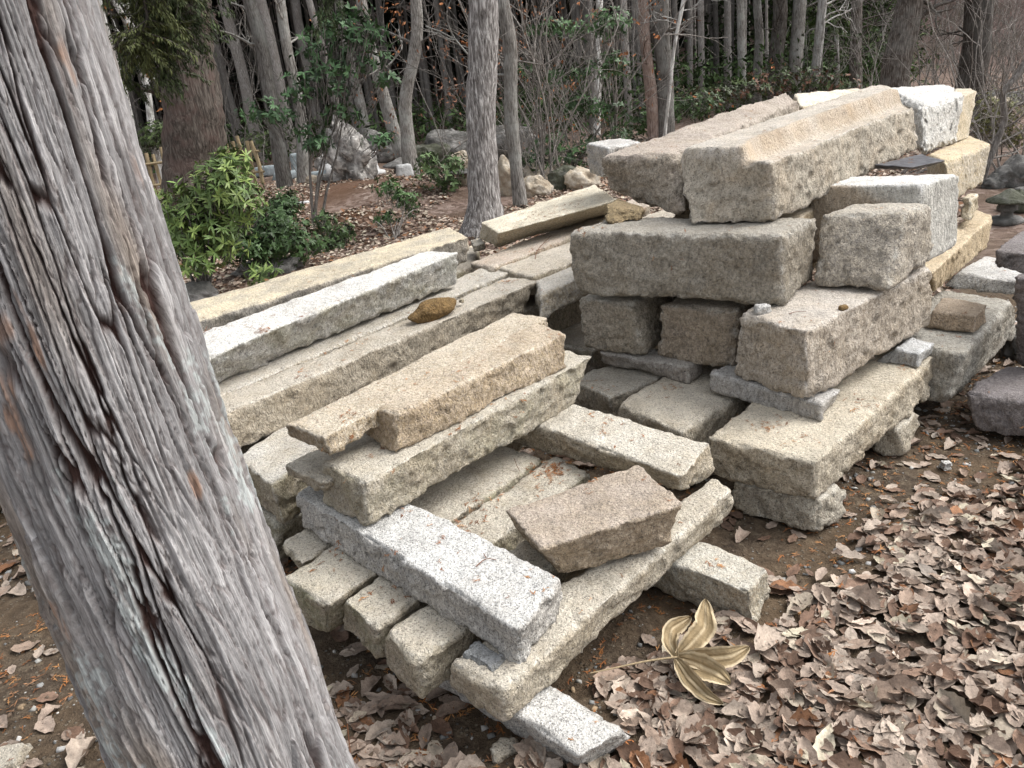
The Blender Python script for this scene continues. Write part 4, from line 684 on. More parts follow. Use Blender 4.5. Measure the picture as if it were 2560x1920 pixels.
# ------------------------------------------------------------------ leaves and foliage
def leaf_mat(name, cols, rough=.5, trans=0.0, bumpy=0.):
    t = NT(name); c = t.attr('col', 'Color'); o = t.co('Object')
    col = t.mix(.5, c, t.ramp(t.noise(o, 60, 3, .6), [(.3, .7), (.7, 1.3)]), 'MULTIPLY')
    t.b.inputs['Roughness'].default_value = rough
    return t.done(col, t.bump(t.noise(o, 120, 3, .6), bumpy, .004) if bumpy else None)
M_LEAF = leaf_mat('green_leaf', None, .42); M_DRY = leaf_mat('dry_leaf', None, .75, bumpy=.5); M_NEEDLE = leaf_mat('foliage', None, .8)
def leafset(P, D, N, L, W, col, fold=.25, droop=.22):
    """n leaves as 2x3 quads: base P, direction D, normal N, length L, width W"""
    n = len(P); D = D / (np.linalg.norm(D, axis=1)[:, None] + 1e-9); S_ = np.cross(D, N); S_ /= np.linalg.norm(S_, axis=1)[:, None] + 1e-9; N = np.cross(S_, D)
    st = [(0, .12), (.35, .95), (.7, .8), (1, .04)]; rows = []
    for u, w in st:
        c = P + D * (L * u)[:, None] - N * (droop * L * u * u)[:, None]
        e = S_ * (W * w * .5)[:, None]; f = N * (fold * W * w * .5)[:, None]
        rows += [c - e + f, c, c + e + f]
    V = np.stack(rows, 1)         # n,12,3
    F = []
    for r in range(3):
        for q in range(2):
            a = r * 3 + q; F.append([a, a + 1, a + 4, a + 3])
    F = (np.array(F)[None] + (np.arange(n) * 12)[:, None, None]).reshape(-1, 4)
    C = np.repeat(col, 12, axis=0)
    return V.reshape(-1, 3), F, C
def leafset2(P, D, N, L, W, col, droop=.15):
    """the same leaves as two folded quads, for small or distant ones"""
    n = len(P); D = D / (np.linalg.norm(D, axis=1)[:, None] + 1e-9); S_ = np.cross(D, N); S_ /= np.linalg.norm(S_, axis=1)[:, None] + 1e-9; N = np.cross(S_, D)
    m = P + D * (L * .5)[:, None] - N * (droop * L * .12)[:, None]; tip = P + D * L[:, None] - N * (droop * L)[:, None]; e = S_ * (W * .5)[:, None]; f = N * (W * .14)[:, None]
    V = np.stack([P, m - e + f, tip, m + e + f, m], 1); F = (np.array([[0, 4, 2, 1], [0, 3, 2, 4]])[None] + (np.arange(n) * 5)[:, None, None]).reshape(-1, 4)
    return V.reshape(-1, 3), F, np.repeat(col, 5, axis=0)
def unit(v): return v / (np.linalg.norm(v, axis=-1)[..., None] + 1e-9)
def shrub(name, label, base, blobs, n_whorl, leaves, L, W, col, colv=.3, seed=0, stems=6, stem_r=.012, mat=None, up=.35, bl=.1, young=None, stem_mat=None):
    rng = np.random.default_rng(seed); base = np.array([base[0], base[1], gz(base[0], base[1])])
    root = empty(name, tuple(base), label, 'shrub')
    wts = np.array([b[3] * b[4] * b[5] for b in blobs]) ** .67; wts /= wts.sum()
    k = rng.choice(len(blobs), n_whorl, p=wts); B = np.array(blobs)[k]
    d = unit(rng.normal(0, 1, (n_whorl, 3))); rr = rng.random(n_whorl) ** .45
    c = B[:, :3] + d * B[:, 3:6] * rr[:, None]
    outw = unit(d + [0, 0, up])
    P = np.repeat(c, leaves, 0); O = np.repeat(outw, leaves, 0)
    tang = unit(np.cross(O, rng.normal(0, 1, (len(P), 3)))); D = unit(tang + O * rng.uniform(.1, .7, (len(P), 1)))
    base_c = np.array(col)[None] * (1 + colv * rng.normal(0, 1, (n_whorl, 1))).clip(.35, 2)
    if young is not None:
        yk = rng.random(n_whorl) < .25; base_c[yk] = np.array(young) * (1 + .2 * rng.normal(0, 1, (yk.sum(), 1))).clip(.5, 1.6)
    C = np.repeat(base_c, leaves, 0) * (1 + .12 * rng.normal(0, 1, (len(P), 1))).clip(.5, 1.5)
    V, F, C = leafset(P - base, D, O, L * rng.uniform(.7, 1.2, len(P)), W * rng.uniform(.8, 1.2, len(P)), C)
    link('foliage', mesh_np('foliage', V, F, True, {'col': C}, mat or M_LEAF), root, kind='stuff')
    mb = MB()
    for q in range(stems):
        tgt = c[rng.integers(n_whorl)] - base; a = rng.normal(0, .05, 3) * [1, 1, 0]
        mid = tgt * .5 + rng.normal(0, .08, 3); Q = resample(np.array([a - [0, 0, .08], mid * [.6, .6, .9], mid, tgt]), 8)
        mb.add(*tube(Q, np.linspace(stem_r, stem_r * .3, 8), 5))
    for q in range(min(n_whorl, 260)):
        a = c[q] - base; near_ = c[rng.integers(n_whorl)] - base; b = a * .78 + near_ * .05 - [0, 0, .05]
        mb.add(*tube(np.array([a, (a + b) / 2 + rng.normal(0, .02, 3), b]), [stem_r * .15, stem_r * .2, stem_r * .3], 3))
    link('stems', mb.mesh('stems', stem_mat or B_TWIG), root, kind='stuff')
    return root
shrub('shrub', 'bright green shrub with whorled glossy leaves left of centre, next to the big leaning trunk', (-2.75, 7.0), [[-2.32, 6.9, 0.96, 0.28, 0.28, 0.26], [-2.25, 6.9, 0.81, 0.3, 0.3, 0.28], [-2.6, 6.9, 0.79, 0.35, 0.3, 0.28], [-2.86, 6.9, 0.61, 0.35, 0.3, 0.25], [-2.55, 6.9, 0.53, 0.42, 0.35, 0.28], [-2.22, 7.0, 1.13, 0.18, 0.2, 0.14], [-2.62, 6.6, 0.34, 0.16, 0.2, 0.1], [-2.06, 6.6, 0.21, 0.15, 0.15, 0.08], [-2.91, 6.9, 0.78, 0.2, 0.2, 0.2]], 850, 7, 0.085, 0.018, (0.1, 0.155, 0.045), seed=1, young=(0.17, 0.23, 0.065), stems=9, stem_r=0.02)
shrub('shrub', 'dark green azalea shrub right of the bright green one', (-2.3, 7.8), [[-2.32, 7.7, 0.37, 0.42, 0.35, 0.25], [-2.06, 7.7, 0.27, 0.4, 0.35, 0.24], [-2.13, 7.7, 0.49, 0.25, 0.3, 0.2], [-2.4, 7.5, 0.26, 0.3, 0.3, 0.15], [-2.1, 8.0, 0.6, 0.2, 0.2, 0.16]], 1300, 6, 0.05, 0.017, (0.05, 0.09, 0.032), seed=2, stems=7, stem_r=0.018)
shrub('shrub', 'low green shrub behind the yellowish beam, right of the azalea', (-1.9, 8.6), [[-1.87, 8.6, 0.02, 0.33, 0.3, 0.2], [-1.69, 8.6, 0.15, 0.15, 0.2, 0.12], [-1.87, 8.6, 0.28, 0.15, 0.2, 0.15]], 480, 6, 0.045, 0.016, (0.065, 0.105, 0.04), seed=3)
shrub('shrub', 'small thin shrub standing alone in the leaf litter', (-1.15, 8.7), [[-1.15, 9.0, 0.55, 0.22, 0.2, 0.14], [-0.99, 9.0, 0.38, 0.2, 0.2, 0.12], [-1.21, 9.0, 0.19, 0.2, 0.2, 0.1], [-0.92, 9.0, 0.26, 0.12, 0.15, 0.1]], 120, 6, 0.06, 0.022, (0.065, 0.115, 0.04), seed=4, stems=6, stem_r=0.01)
shrub('shrub', 'shrub with grey green leaves left of the big streaky trunk', (-0.6, 11.2), [[-0.7, 11.0, 0.4, 0.42, 0.3, 0.22], [-0.81, 11.0, 0.57, 0.2, 0.3, 0.15], [-0.46, 11.0, 0.53, 0.2, 0.2, 0.12], [-0.53, 11.0, 0.25, 0.2, 0.2, 0.1]], 170, 6, 0.075, 0.026, (0.095, 0.145, 0.06), seed=5, stem_r=0.012)
shrub('shrub', 'slender small tree with glossy dark leaves in front of the upright boulders', (-2.25, 9.8), [[-1.65, 9.8, 2.27, 0.5, 0.3, 0.12], [-1.3, 9.8, 2.11, 0.45, 0.3, 0.13], [-1.75, 9.8, 2.03, 0.4, 0.3, 0.12], [-1.17, 9.8, 2.24, 0.4, 0.3, 0.1], [-1.57, 9.8, 1.84, 0.4, 0.3, 0.1], [-1.99, 9.8, 1.8, 0.35, 0.3, 0.1], [-2.11, 9.8, 1.64, 0.3, 0.3, 0.1], [-2.61, 9.8, 1.51, 0.3, 0.3, 0.14], [-2.43, 9.8, 1.41, 0.25, 0.3, 0.1], [-1.72, 9.8, 1.62, 0.3, 0.3, 0.12], [-1.34, 9.8, 1.89, 0.4, 0.3, 0.12], [-2.08, 9.8, 1.21, 0.25, 0.3, 0.1], [-1.66, 9.8, 1.38, 0.25, 0.3, 0.1], [-1.27, 9.8, 1.02, 0.25, 0.3, 0.08], [-2.03, 9.8, 1.04, 0.2, 0.3, 0.1], [-1.1, 9.8, 1.68, 0.2, 0.3, 0.08], [-1.41, 9.8, 2.41, 0.4, 0.3, 0.1]], 520, 6, 0.085, 0.026, (0.055, 0.105, 0.045), seed=6, stems=4, stem_r=0.022, colv=0.35)
shrub('shrub', 'tall glossy leaved evergreen bush right of the slim grey trunk', (2.0, 12.2), [[1.87, 12.0, 2.08, 0.45, 0.5, 0.25], [2.01, 12.0, 2.12, 0.3, 0.5, 0.2], [1.07, 12.0, 2.13, 0.35, 0.5, 0.12], [1.4, 12.0, 2.07, 0.4, 0.5, 0.12], [1.94, 12.0, 1.55, 0.3, 0.5, 0.2], [1.63, 12.0, 1.51, 0.3, 0.5, 0.15], [1.19, 12.0, 1.47, 0.35, 0.5, 0.12], [1.5, 12.0, 1.05, 0.4, 0.5, 0.16], [1.91, 12.0, 0.94, 0.35, 0.5, 0.2], [1.04, 12.0, 0.54, 0.35, 0.5, 0.2], [0.81, 12.0, 0.36, 0.3, 0.5, 0.2], [1.27, 12.0, 0.31, 0.4, 0.5, 0.2], [1.57, 12.0, 0.48, 0.3, 0.5, 0.15], [1.96, 12.0, 0.5, 0.3, 0.5, 0.2], [0.68, 12.0, 0.06, 0.25, 0.5, 0.15], [1.2, 12.0, -0.07, 0.3, 0.5, 0.15], [0.72, 12.0, 1.61, 0.25, 0.5, 0.1]], 760, 6, 0.075, 0.026, (0.058, 0.105, 0.042), seed=7, stems=14, stem_r=0.02, colv=0.4)
shrub('shrub', 'dark evergreen bush under the reddish trunk behind the tall stack', (3.4, 16.2), [[3.18, 16.0, 0.43, 0.6, 0.5, 0.3], [3.84, 16.0, 0.58, 0.5, 0.5, 0.3], [4.31, 16.0, 0.62, 0.6, 0.5, 0.3], [2.79, 16.0, 0.12, 0.4, 0.5, 0.3], [3.53, 16.0, 0.92, 0.4, 0.5, 0.3]], 520, 6, 0.085, 0.03, (0.05, 0.085, 0.03), seed=8, colv=0.4)
shrub('shrub', 'low green bush behind the trough stone', (8.0, 18), [[6.67, 18.0, 0.79, 1.0, 0.5, 0.35], [7.46, 18.0, 0.71, 0.8, 0.5, 0.3], [8.09, 18.0, 0.54, 0.8, 0.5, 0.25], [5.89, 18.0, 0.68, 0.9, 0.5, 0.3], [5.16, 18.0, 0.61, 0.9, 0.5, 0.3]], 620, 6, 0.09, 0.03, (0.062, 0.085, 0.035), seed=9, colv=0.4, young=(.16,.08,.05))
shrub('shrub', 'olive green bush at the right behind the yellowish slab end', (4.9, 9.2), [[5.8, 9.0, 0.62, 0.35, 0.35, 0.28], [5.98, 9.0, 0.49, 0.3, 0.3, 0.25], [5.75, 9.0, 0.49, 0.25, 0.3, 0.2], [6.13, 9.0, 0.28, 0.2, 0.2, 0.14]], 800, 6, 0.032, 0.01, (0.135, 0.135, 0.045), seed=10, colv=0.3)
shrub('shrub', 'leafy bush between the thin birch stems above the bamboo fence', (-7.9, 18.5), [[-7.27, 18.5, 1.13, 0.7, 0.5, 0.35], [-7.63, 18.5, 1.01, 0.5, 0.4, 0.2], [-5.33, 20.0, 0.65, 0.7, 0.5, 0.35], [-6.15, 20.0, 0.57, 0.4, 0.4, 0.2]], 380, 6, 0.1, 0.035, (0.07, 0.1, 0.035), seed=11, colv=0.4)

# bare thickets (twigs only)
def thicket(name, label, x, y, h, w, n, seed, mat=B_TWIG, r=.010, depth=2, leafc=None, nleaf=0, up=1.2):
    rng = np.random.default_rng(seed); z = gz(x, y); root = empty(name, (x, y, z), label, 'shrub'); mb = MB(); tips = []
    for _ in range(n):
        p = (rng.normal(0, w * .25), rng.normal(0, w * .25), -.05)
        branches(rng, mb, p, (rng.normal(0, .45), rng.normal(0, .35), up), h * rng.uniform(.6, 1.05), r * rng.uniform(.6, 1.2), depth, .16, (3, 6), 4, tips, .8, .03)
    link('twigs', mb.mesh('twigs', mat), root, kind='stuff')
    if nleaf:
        T_ = np.array(tips); k = rng.integers(0, len(T_), nleaf); P = T_[k] + rng.normal(0, .05, (nleaf, 3)); D = unit(rng.normal(0, 1, (nleaf, 3)) + [0, 0, -.6])
        C = np.array(leafc) * (1 + .3 * rng.normal(0, 1, (nleaf, 1))).clip(.4, 1.8)
        V, F, C = leafset(P, D, unit(rng.normal(0, 1, (nleaf, 3))), rng.uniform(.04, .09, nleaf), rng.uniform(.02, .045, nleaf), C, .5, .3)
        link('leaves', mesh_np('leaves', V, F, True, {'col': C}, M_DRY), root, kind='stuff')
thicket('bare_bush', 'grey branching bare bush in front of the evergreen bush, right of the slim trunk', 0.74, 11.50, 3.2, 0.9, 9, 1, r=0.016)
thicket('bare_bush', 'bare grey twigs between the evergreen bush and the stack', 1.33, 12.50, 3.4, 1.2, 9, 2, r=0.015)
thicket('bare_bush', 'fine brown twigs with hanging rusty leaves between the bow shaped and the streaky trunk', -0.75, 15.00, 3.2, 1.0, 9, 3, leafc=(.26,.13,.08), nleaf=500, r=0.01)
thicket('bare_bush', 'rusty leaved oak twigs to the right of the big streaky trunk', 0.57, 13.00, 3.8, 1.3, 8, 4, leafc=(.33,.14,.06), nleaf=700, r=0.01)
thicket('bare_bush', 'bare pale twigs before the green conifers at right', 8.35, 17.00, 2.4, 1.0, 9, 5, r=0.01)
thicket('bare_bush', 'bare brown thicket over the trough stone', 7.89, 18.00, 1.8, 1.4, 9, 6, r=0.01)
thicket('bare_bush', 'grey bare thicket between the two big dark leaning trunks', 8.66, 15.00, 3.0, 1.6, 14, 7, r=0.013)
thicket('bare_bush', 'pale bare branches right of the big dark leaning pair', 9.17, 14.00, 2.8, 1.6, 13, 8, r=0.012)
thicket('bare_bush', 'tangled bare shrub at the right edge above the stone lantern', 5.97, 8.60, 2.4, 0.9, 9, 9, r=0.012)
thicket('bare_bush', 'bare twigs over the left end of the bamboo fence with orange leaves', -5.40, 12.00, 2.8, 0.8, 6, 10, leafc=(.34,.14,.05), nleaf=160, r=0.008)
thicket('bare_bush', 'dry bare twigs rising near the thin birch stems', -5.42, 17.00, 3.4, 1.2, 8, 11, r=0.01)
thicket('bare_bush', 'bare twigs between the pale cedars and the glossy tree', -3.53, 16.00, 3.2, 1.3, 7, 12, r=0.01)
thicket('bare_bush', 'short bare shrub in front of the far boulders right of centre', 0.30, 11.00, 1.2, 0.5, 7, 13, r=0.006)
thicket('bare_bush', 'far bare wood behind the grey thicket at the right', 14.71, 24.00, 4.5, 3.5, 16, 14, r=0.018)
thicket('bare_bush', 'far bare wood at the right edge of the picture', 14.92, 22.00, 4.0, 3.5, 16, 15, r=0.016)
thicket('bare_bush', 'dark bare shrub between the olive bush and the lantern', 6.33, 9.50, 1.2, 0.8, 9, 17, r=0.008, mat=B_DARK)
thicket('bare_bush', 'dense bare shrub at the far right over the grey rocks', 7.31, 10.50, 2.0, 1.0, 10, 18, r=0.01)
thicket('bare_bush', 'low brown brush right of the golden topped block', 7.14, 11.00, 1.3, 0.9, 9, 19, r=0.007, mat=B_DARK)
thicket('bare_bush', 'bare bush with many thin stems left of the pale stone end', 1.80, 14.00, 3.0, 1.0, 8, 16, r=0.012)
# ------------------------------------------------------------------ cypress boughs hanging from a tree above the picture
def bough(name, label, spine, n_side, spread, seed, col):
    rng = np.random.default_rng(seed); Q = resample(np.array(spine), 24); base = Q[0]
    root = empty(name, tuple(base), label, 'branch'); mb = MB(); P = []; D = []; N = []
    V, F = tube(Q - base, np.linspace(.012, .003, 24), 5); mb.add(V, F)
    for s_ in range(n_side):
        k = rng.integers(2, 24); a = rng.normal(0, 1, 3) * [1, .6, .5]; d = unit(Q[min(k, 23)] - Q[k - 1] + a * .55 - [0, 0, .25]); Ln = spread * rng.uniform(.5, 1.1)
        pts, dd = twig_path(rng, Q[k], d, Ln, 7, .14, -.05); mb.add(*tube(pts - base, np.linspace(.004, .0012, len(pts)), 3))
        for j in range(1, len(pts)):
            for side in (-1, 1):
                for r_ in range(7):
                    P.append(pts[j] + (pts[j-1] - pts[j]) * rng.random() + rng.normal(0, .006, 3)); t_ = unit(pts[j] - pts[j - 1]); sd = unit(np.cross(t_, [0, 0, 1.])) * side
                    D.append(unit(t_ * .8 + sd * rng.uniform(.5, 1.1) + rng.normal(0, .25, 3) - [0, 0, .25])); N.append([rng.normal(0, .3), rng.normal(0, .3), 1])
    P, D, N = map(np.array, (P, D, N)); n = len(P)
    C = np.array(col) * (1 + .35 * rng.normal(0, 1, (n, 1))).clip(.3, 2)
    V, F, C = leafset2(P - base, D, N, rng.uniform(.014, .040, n), rng.uniform(.004, .009, n), C, .3)
    link('foliage', mesh_np('foliage', V, F, True, {'col': C}, M_NEEDLE), root, kind='stuff'); link('stem', mb.mesh('stem', B_DARK), root, kind='stuff')
bough('cypress_bough', 'dark drooping cypress bough at the top left, lower tip near the thin birch stem', [[-1.2847, 4.0, 2.2994], [-1.353, 4.0, 2.1282], [-1.5004, 4.1, 1.9737], [-1.6253, 4.1, 1.853], [-1.7409, 4.1, 1.7706]], 70, 0.3, 1, (0.05, 0.066, 0.026))
bough('cypress_bough', 'dark cypress bough hanging at the top left in front of the thick pine', [[-1.2187, 4.1, 2.2787], [-1.3328, 4.1, 2.0966], [-1.4296, 4.1, 1.9866], [-1.5491, 4.2, 1.8577]], 60, 0.28, 2, (0.044, 0.06, 0.026))
bough('cypress_bough', 'olive tinted cypress bough above the thin birch stem', [[-1.4226, 3.8, 2.2583], [-1.412, 3.8, 2.0874], [-1.4231, 3.8, 1.9778], [-1.5333, 3.8, 1.8853]], 50, 0.26, 3, (0.072, 0.082, 0.03))
bough('cypress_bough', 'small cypress bough hanging near the top, left of the bow shaped trunk', [[-0.7129, 5.2, 2.3536], [-0.8004, 5.2, 2.1896], [-0.8778, 5.2, 2.0839]], 22, 0.22, 4, (0.045, 0.062, 0.026))

# ------------------------------------------------------------------ masses of foliage far off
def mass(name, n, fpos, size, col, cv, seed, parent=None, flat=.5, asp=.6):
    rng = np.random.default_rng(seed); P = fpos(rng, n); D = unit(rng.normal(0, 1, (n, 3))); N = unit(rng.normal(0, 1, (n, 3)) + [0, 0, flat])
    C = np.array(col) * (1 + cv * rng.normal(0, 1, (n, 1))).clip(.3, 2.2)
    L = size * rng.uniform(.5, 1.3, n)
    V, F, C = leafset2(P, D, N, L, L * asp, C, .3)
    return link(name, mesh_np(name, V, F, True, {'col': C}, M_NEEDLE), parent, kind='stuff')
def f_canopy(rng, n):
    x = rng.uniform(-34, 15, n); y = rng.uniform(21, 62, n); z = 3.6 + .17 * y + rng.random(n) ** 1.5 * 3.5
    return np.stack([x, y, z], 1)
mass('unseen_canopy', 11000, f_canopy, 1.25, (.028, .042, .018), .3, 1, flat=2.5, asp=.9)  # unseen canopy added above the view to keep sky light off the wood
def f_back(rng, n):
    x = rng.uniform(-60, 45, n); y = 50 + rng.random(n) * 12 + .0 * x; z = rng.random(n) ** .9 * 19 - .5
    return np.stack([x, y, z], 1)
mass('dark_wood_backing', 15000, f_back, 1.5, (.012, .017, .009), .35, 2)  # near-black leaf colour puts the unlit depth of the wood into this backing
def f_under(rng, n):       # low evergreens under the trunks, thicker to the right
    k = rng.random(n); y = rng.uniform(19, 38, n); x = np.where(k < .35, rng.uniform(-.5, .05, n) * y, rng.uniform(.02, .52, n) * y)
    g = gh(x, y); c = .5 + .5 * vn(np.stack([x * .5, y * .5, 0 * x], 1), 91)
    z = g + rng.random(n) * np.where(x > 1, 1.9, 1.1) * (.25 + 1.1 * c); return np.stack([x, y, z], 1)
mass('undergrowth', 26000, f_under, .17, (.040, .068, .022), .45, 3, flat=.8, asp=.4)
def f_right(rng, n):       # lit green conifers behind the right half
    x0 = rng.choice([10.2, 11.6, 12.7, 9.0, 13.8], n, p=[.3, .25, .2, .1, .15]); y0 = 25 + (x0 * 7.7) % 4
    z = rng.random(n) ** 1.1 * 7.5; r = (1.5 - z * .15) * rng.random(n) ** .5; a = rng.uniform(0, 6.28, n)
    return np.stack([x0 + r * np.cos(a), y0 + r * np.sin(a) * .8, z - .4 - .15 * r], 1)
rgt = [(10.2, 25.5), (11.7, 27.5), (12.9, 26.0), (9.0, 28.0), (14.0, 29.5)]
lbs = ['leftmost of the lit green conifers behind the dark straight trunk', 'green conifer between the dark straight trunk and the pair of big dark trunks', 'lit green conifer just left of the big dark leaning trunk', 'dim green conifer set back behind the spotted birch', 'green conifer behind the two big dark leaning trunks']
for q, ((x0, y0), lb) in enumerate(zip(rgt, lbs)):
    z0 = gz(x0, y0); root = empty('conifer', (x0, y0, z0), lb, 'tree', 'green conifers at the edge of the yard')
    def fc(rng, n):
        z = rng.random(n) ** 1.05 * 8; tier = 1 + .25 * np.sin(z * 7 + q); r = (1.6 - z * .14) * rng.random(n) ** .55 * tier; a = rng.uniform(0, 6.28, n)
        return np.stack([r * np.cos(a), r * np.sin(a), z - .22 * r + .2], 1)
    o = mass('crown', 5200, fc, .26, (.062, .095, .030) if q != 3 else (.04, .06, .025), .4, 30 + q, parent=root, flat=1.2, asp=.35)
    V, F = tube(np.array([[0, 0, -.3], [0, 0, 4], [0, 0, 8.3]]), [.14, .1, .02], 7); link('trunk', mesh_np('trunk', V, F, True, None, B_GREY), root)

# ------------------------------------------------------------------ bamboo fence
t = NT('bamboo'); o = t.co('Object'); m_bam = t.done(t.ramp(t.noise(t.co('Object', (1, 1, .2)), 30, 3), [(.3, (.20, .15, .085)), (.7, (.42, .34, .21))]), None, .6)
def fence(label, x0, y0, x1, y1, n, h, seed, rails=True):
    rng = np.random.default_rng(seed); z0 = gz((x0 + x1) / 2, (y0 + y1) / 2); root = empty('bamboo_fence', (x0, y0, z0), label, 'fence', 'bamboo fences at the back of the yard'); b = np.array([x0, y0, z0])
    for i in range(n):
        f = i / (n - 1); x, y = x0 + (x1 - x0) * f, y0 + (y1 - y0) * f; hh = h * rng.uniform(.88, 1.08); r = rng.uniform(.028, .042)
        P = np.array([[x, y, z0 - .1], [x + rng.normal(0, .012), y, z0 + hh * .5], [x + rng.normal(0, .03), y, z0 + hh]]) - b
        Q = resample(P, 9); rr = np.full(9, r); rr[[3, 6]] *= 1.15
        V, F = tube(Q, rr, 8); mb = MB(); mb.add(V, F); n8 = 8; top = [[len(V) - 8 + a for a in q4] for q4 in ((0, 1, 2, 3), (0, 3, 4, 7), (4, 5, 6, 7))]; mb.add(V[-8:], np.array([[0, 1, 2, 3], [0, 3, 4, 7], [4, 5, 6, 7]]))
        link('bamboo_post', mb.mesh('bamboo_post', m_bam), root)
    for zz in (.28, .72):
        P = np.array([[x0 - .1, y0 - .05, z0 + h * zz], [(x0 + x1) / 2, (y0 + y1) / 2 - .05, z0 + h * zz + .01], [x1 + .1, y1 - .05, z0 + h * zz]]) - b
        link('rail', mesh_np('rail', *tube(P, .024, 7), True, None, m_bam), root)
fence('low bamboo picket fence left of the thick pine trunk', -6.95, 15.5, -6.0, 15.7, 8, .92, 1)
fence('low bamboo picket fence right of the thick pine trunk with a stout end post', -5.55, 16.6, -4.62, 16.2, 7, .92, 2)

# ------------------------------------------------------------------ boulders and stone goods at the back
def rock_mat(name, a, b, c, sc=8, vs=0):
    t = NT(name); o = t.co('Object'); n = t.noise(o, sc, 5, .65); col = t.ramp(n, [(.3, a), (.5, b), (.7, c)])
    if vs: v = t.vor(o, vs); col = t.mix(.75, col, t.ramp(v, [(0, .4), (.5, .9), (1, 1.7)]), 'MULTIPLY')
    return t.done(col, t.bump(n, .8, .05), .9)
M_CONG = rock_mat('conglomerate', (.13, .12, .11), (.30, .285, .265), (.50, .48, .45), 7, 17)
M_ROCK = rock_mat('grey_rock', (.06, .06, .055), (.14, .135, .125), (.26, .25, .24))
M_MOSSR = rock_mat('mossy_rock', (.035, .038, .022), (.075, .078, .055), (.15, .15, .13))
M_WARMR = rock_mat('warm_rock', (.22, .17, .12), (.40, .34, .26), (.58, .54, .47))
M_BLUEW = rock_mat('blue_marble', (.17, .20, .21), (.28, .32, .33), (.42, .46, .47), 4)
M_WHT = rock_mat('white_stone', (.34, .34, .33), (.50, .50, .49), (.62, .62, .61), 5)
def boulder(name, x, y, sx, sy, sz, mat, label, seed, lean=0, n=26, sharp=.2, cat='boulder', group=None, z=None):
    th = np.linspace(0, math.pi, n); ph = np.linspace(0, 2 * math.pi, n * 2, endpoint=False); T_, P_ = np.meshgrid(th, ph, indexing='ij')
    d = np.stack([np.sin(T_) * np.cos(P_), np.sin(T_) * np.sin(P_), np.cos(T_)], -1).reshape(-1, 3); off = seed * 5.3
    d1, d2, cid, vec = worley(d * 1.9 + off, seed); tilt = np.stack([h3((cid * 9999).astype(int), np.zeros(len(d), int) + k, np.zeros(len(d), int), 3) for k in range(3)], 1) * 2 - 1
    r = 1 + sharp * (vec * tilt).sum(1) + .22 * vn(d * 1.6 + off, 5) + .07 * fbm(d * 6 + off, 3, 6)
    V = d * r[:, None] * [sx, sy, sz]; V[:, 2] += sz * .72; V[:, 0] += lean * V[:, 2]
    m = n * 2; ii, jj = np.meshgrid(np.arange(n - 1), np.arange(m), indexing='ij'); a = (ii * m + jj).ravel(); b = (ii * m + (jj + 1) % m).ravel()
    F = np.stack([a, a + m, b + m, b], 1)
    o = link(name, mesh_np(name, V, F, True, None, mat), None, (x, y, (gz(x, y) if z is None else z) - .02)); return tag(o, label, cat, group)
boulder('boulder', -2.22, 13.27, 0.37, 0.35, 0.52, M_CONG, 'upright conglomerate boulder speckled like concrete in the cleared yard', 1, lean=-0.1, sharp=0.5)
boulder('boulder', -3.18, 16.68, 0.42, 0.36, 0.34, M_CONG, 'rounded grey boulder left behind the upright conglomerate one', 2)
boulder('boulder', -0.71, 16.46, 0.55, 0.45, 0.42, M_ROCK, 'dark rounded boulder left of the big streaky trunk', 3, n=22)
boulder('boulder', -1.16, 16.27, 0.55, 0.45, 0.3, M_MOSSR, 'greenish flat boulder beside the dark rounded one', 4)
boulder('boulder', -2.47, 18.89, 0.5, 0.4, 0.4, M_ROCK, 'dark boulder behind the leaning grey trunk', 5)
boulder('boulder', -2.81, 6.71, 0.28, 0.2, 0.13, M_ROCK, 'grey rock behind the yellowish beam near the trunk', 6)
boulder('boulder', -2.31, 7.66, 0.32, 0.2, 0.09, M_ROCK, 'flat dark rock under the azalea shrub', 7)
boulder('boulder', 0.25, 10.91, 0.18, 0.2, 0.3, M_WARMR, 'warm tan boulder right of the big streaky trunk', 8)
boulder('boulder', -0.44, 14.00, 0.24, 0.2, 0.2, M_WARMR, 'pale boulder left of the big streaky trunk, beside the grey green shrub', 9)
boulder('boulder', 0.41, 14.99, 0.6, 0.4, 0.38, M_ROCK, 'grey boulder far behind the slim grey trunk', 10)
boulder('boulder', 0.77, 11.90, 0.28, 0.22400000000000003, 0.196, M_WARMR, 'first mossy warm rock of the garden pile right of the slim trunk', 11, group='rocks of the garden pile')
boulder('boulder', 0.62, 10.63, 0.22, 0.17600000000000002, 0.154, M_WARMR, 'low pale rock in front of the garden pile', 12, group='rocks of the garden pile')
boulder('boulder', 1.08, 11.01, 0.26, 0.20800000000000002, 0.182, M_MOSSR, 'mossy rock in the garden pile under the evergreen bush', 13, group='rocks of the garden pile')
boulder('boulder', 1.28, 10.85, 0.24, 0.192, 0.16799999999999998, M_WARMR, 'pale rock at the right end of the garden pile', 14, group='rocks of the garden pile')
boulder('boulder', 0.68, 12.69, 0.3, 0.24, 0.21, M_MOSSR, 'mossy flat rock at the back of the garden pile', 15, group='rocks of the garden pile')
boulder('boulder', 0.99, 12.40, 0.3, 0.24, 0.21, M_WARMR, 'tan rock on the middle of the garden pile', 16, group='rocks of the garden pile')
boulder('boulder', -3.00, 13.44, 0.1, 0.1, 0.09, M_WARMR, 'small orange stone at the foot of the patched pale trunk', 20)
boulder('boulder', 5.41, 7.77, 0.24, 0.2, 0.17, M_ROCK, 'grey boulder at the right edge behind the lantern', 21)
boulder('boulder', 4.68, 6.68, 0.15, 0.14, 0.11, M_MOSSR, 'dark mossy boulder right of the stone lantern', 22)
boulder('boulder', 5.17, 7.78, 0.13, 0.11, 0.09, M_ROCK, 'low grey rock left of the stone lantern', 23)
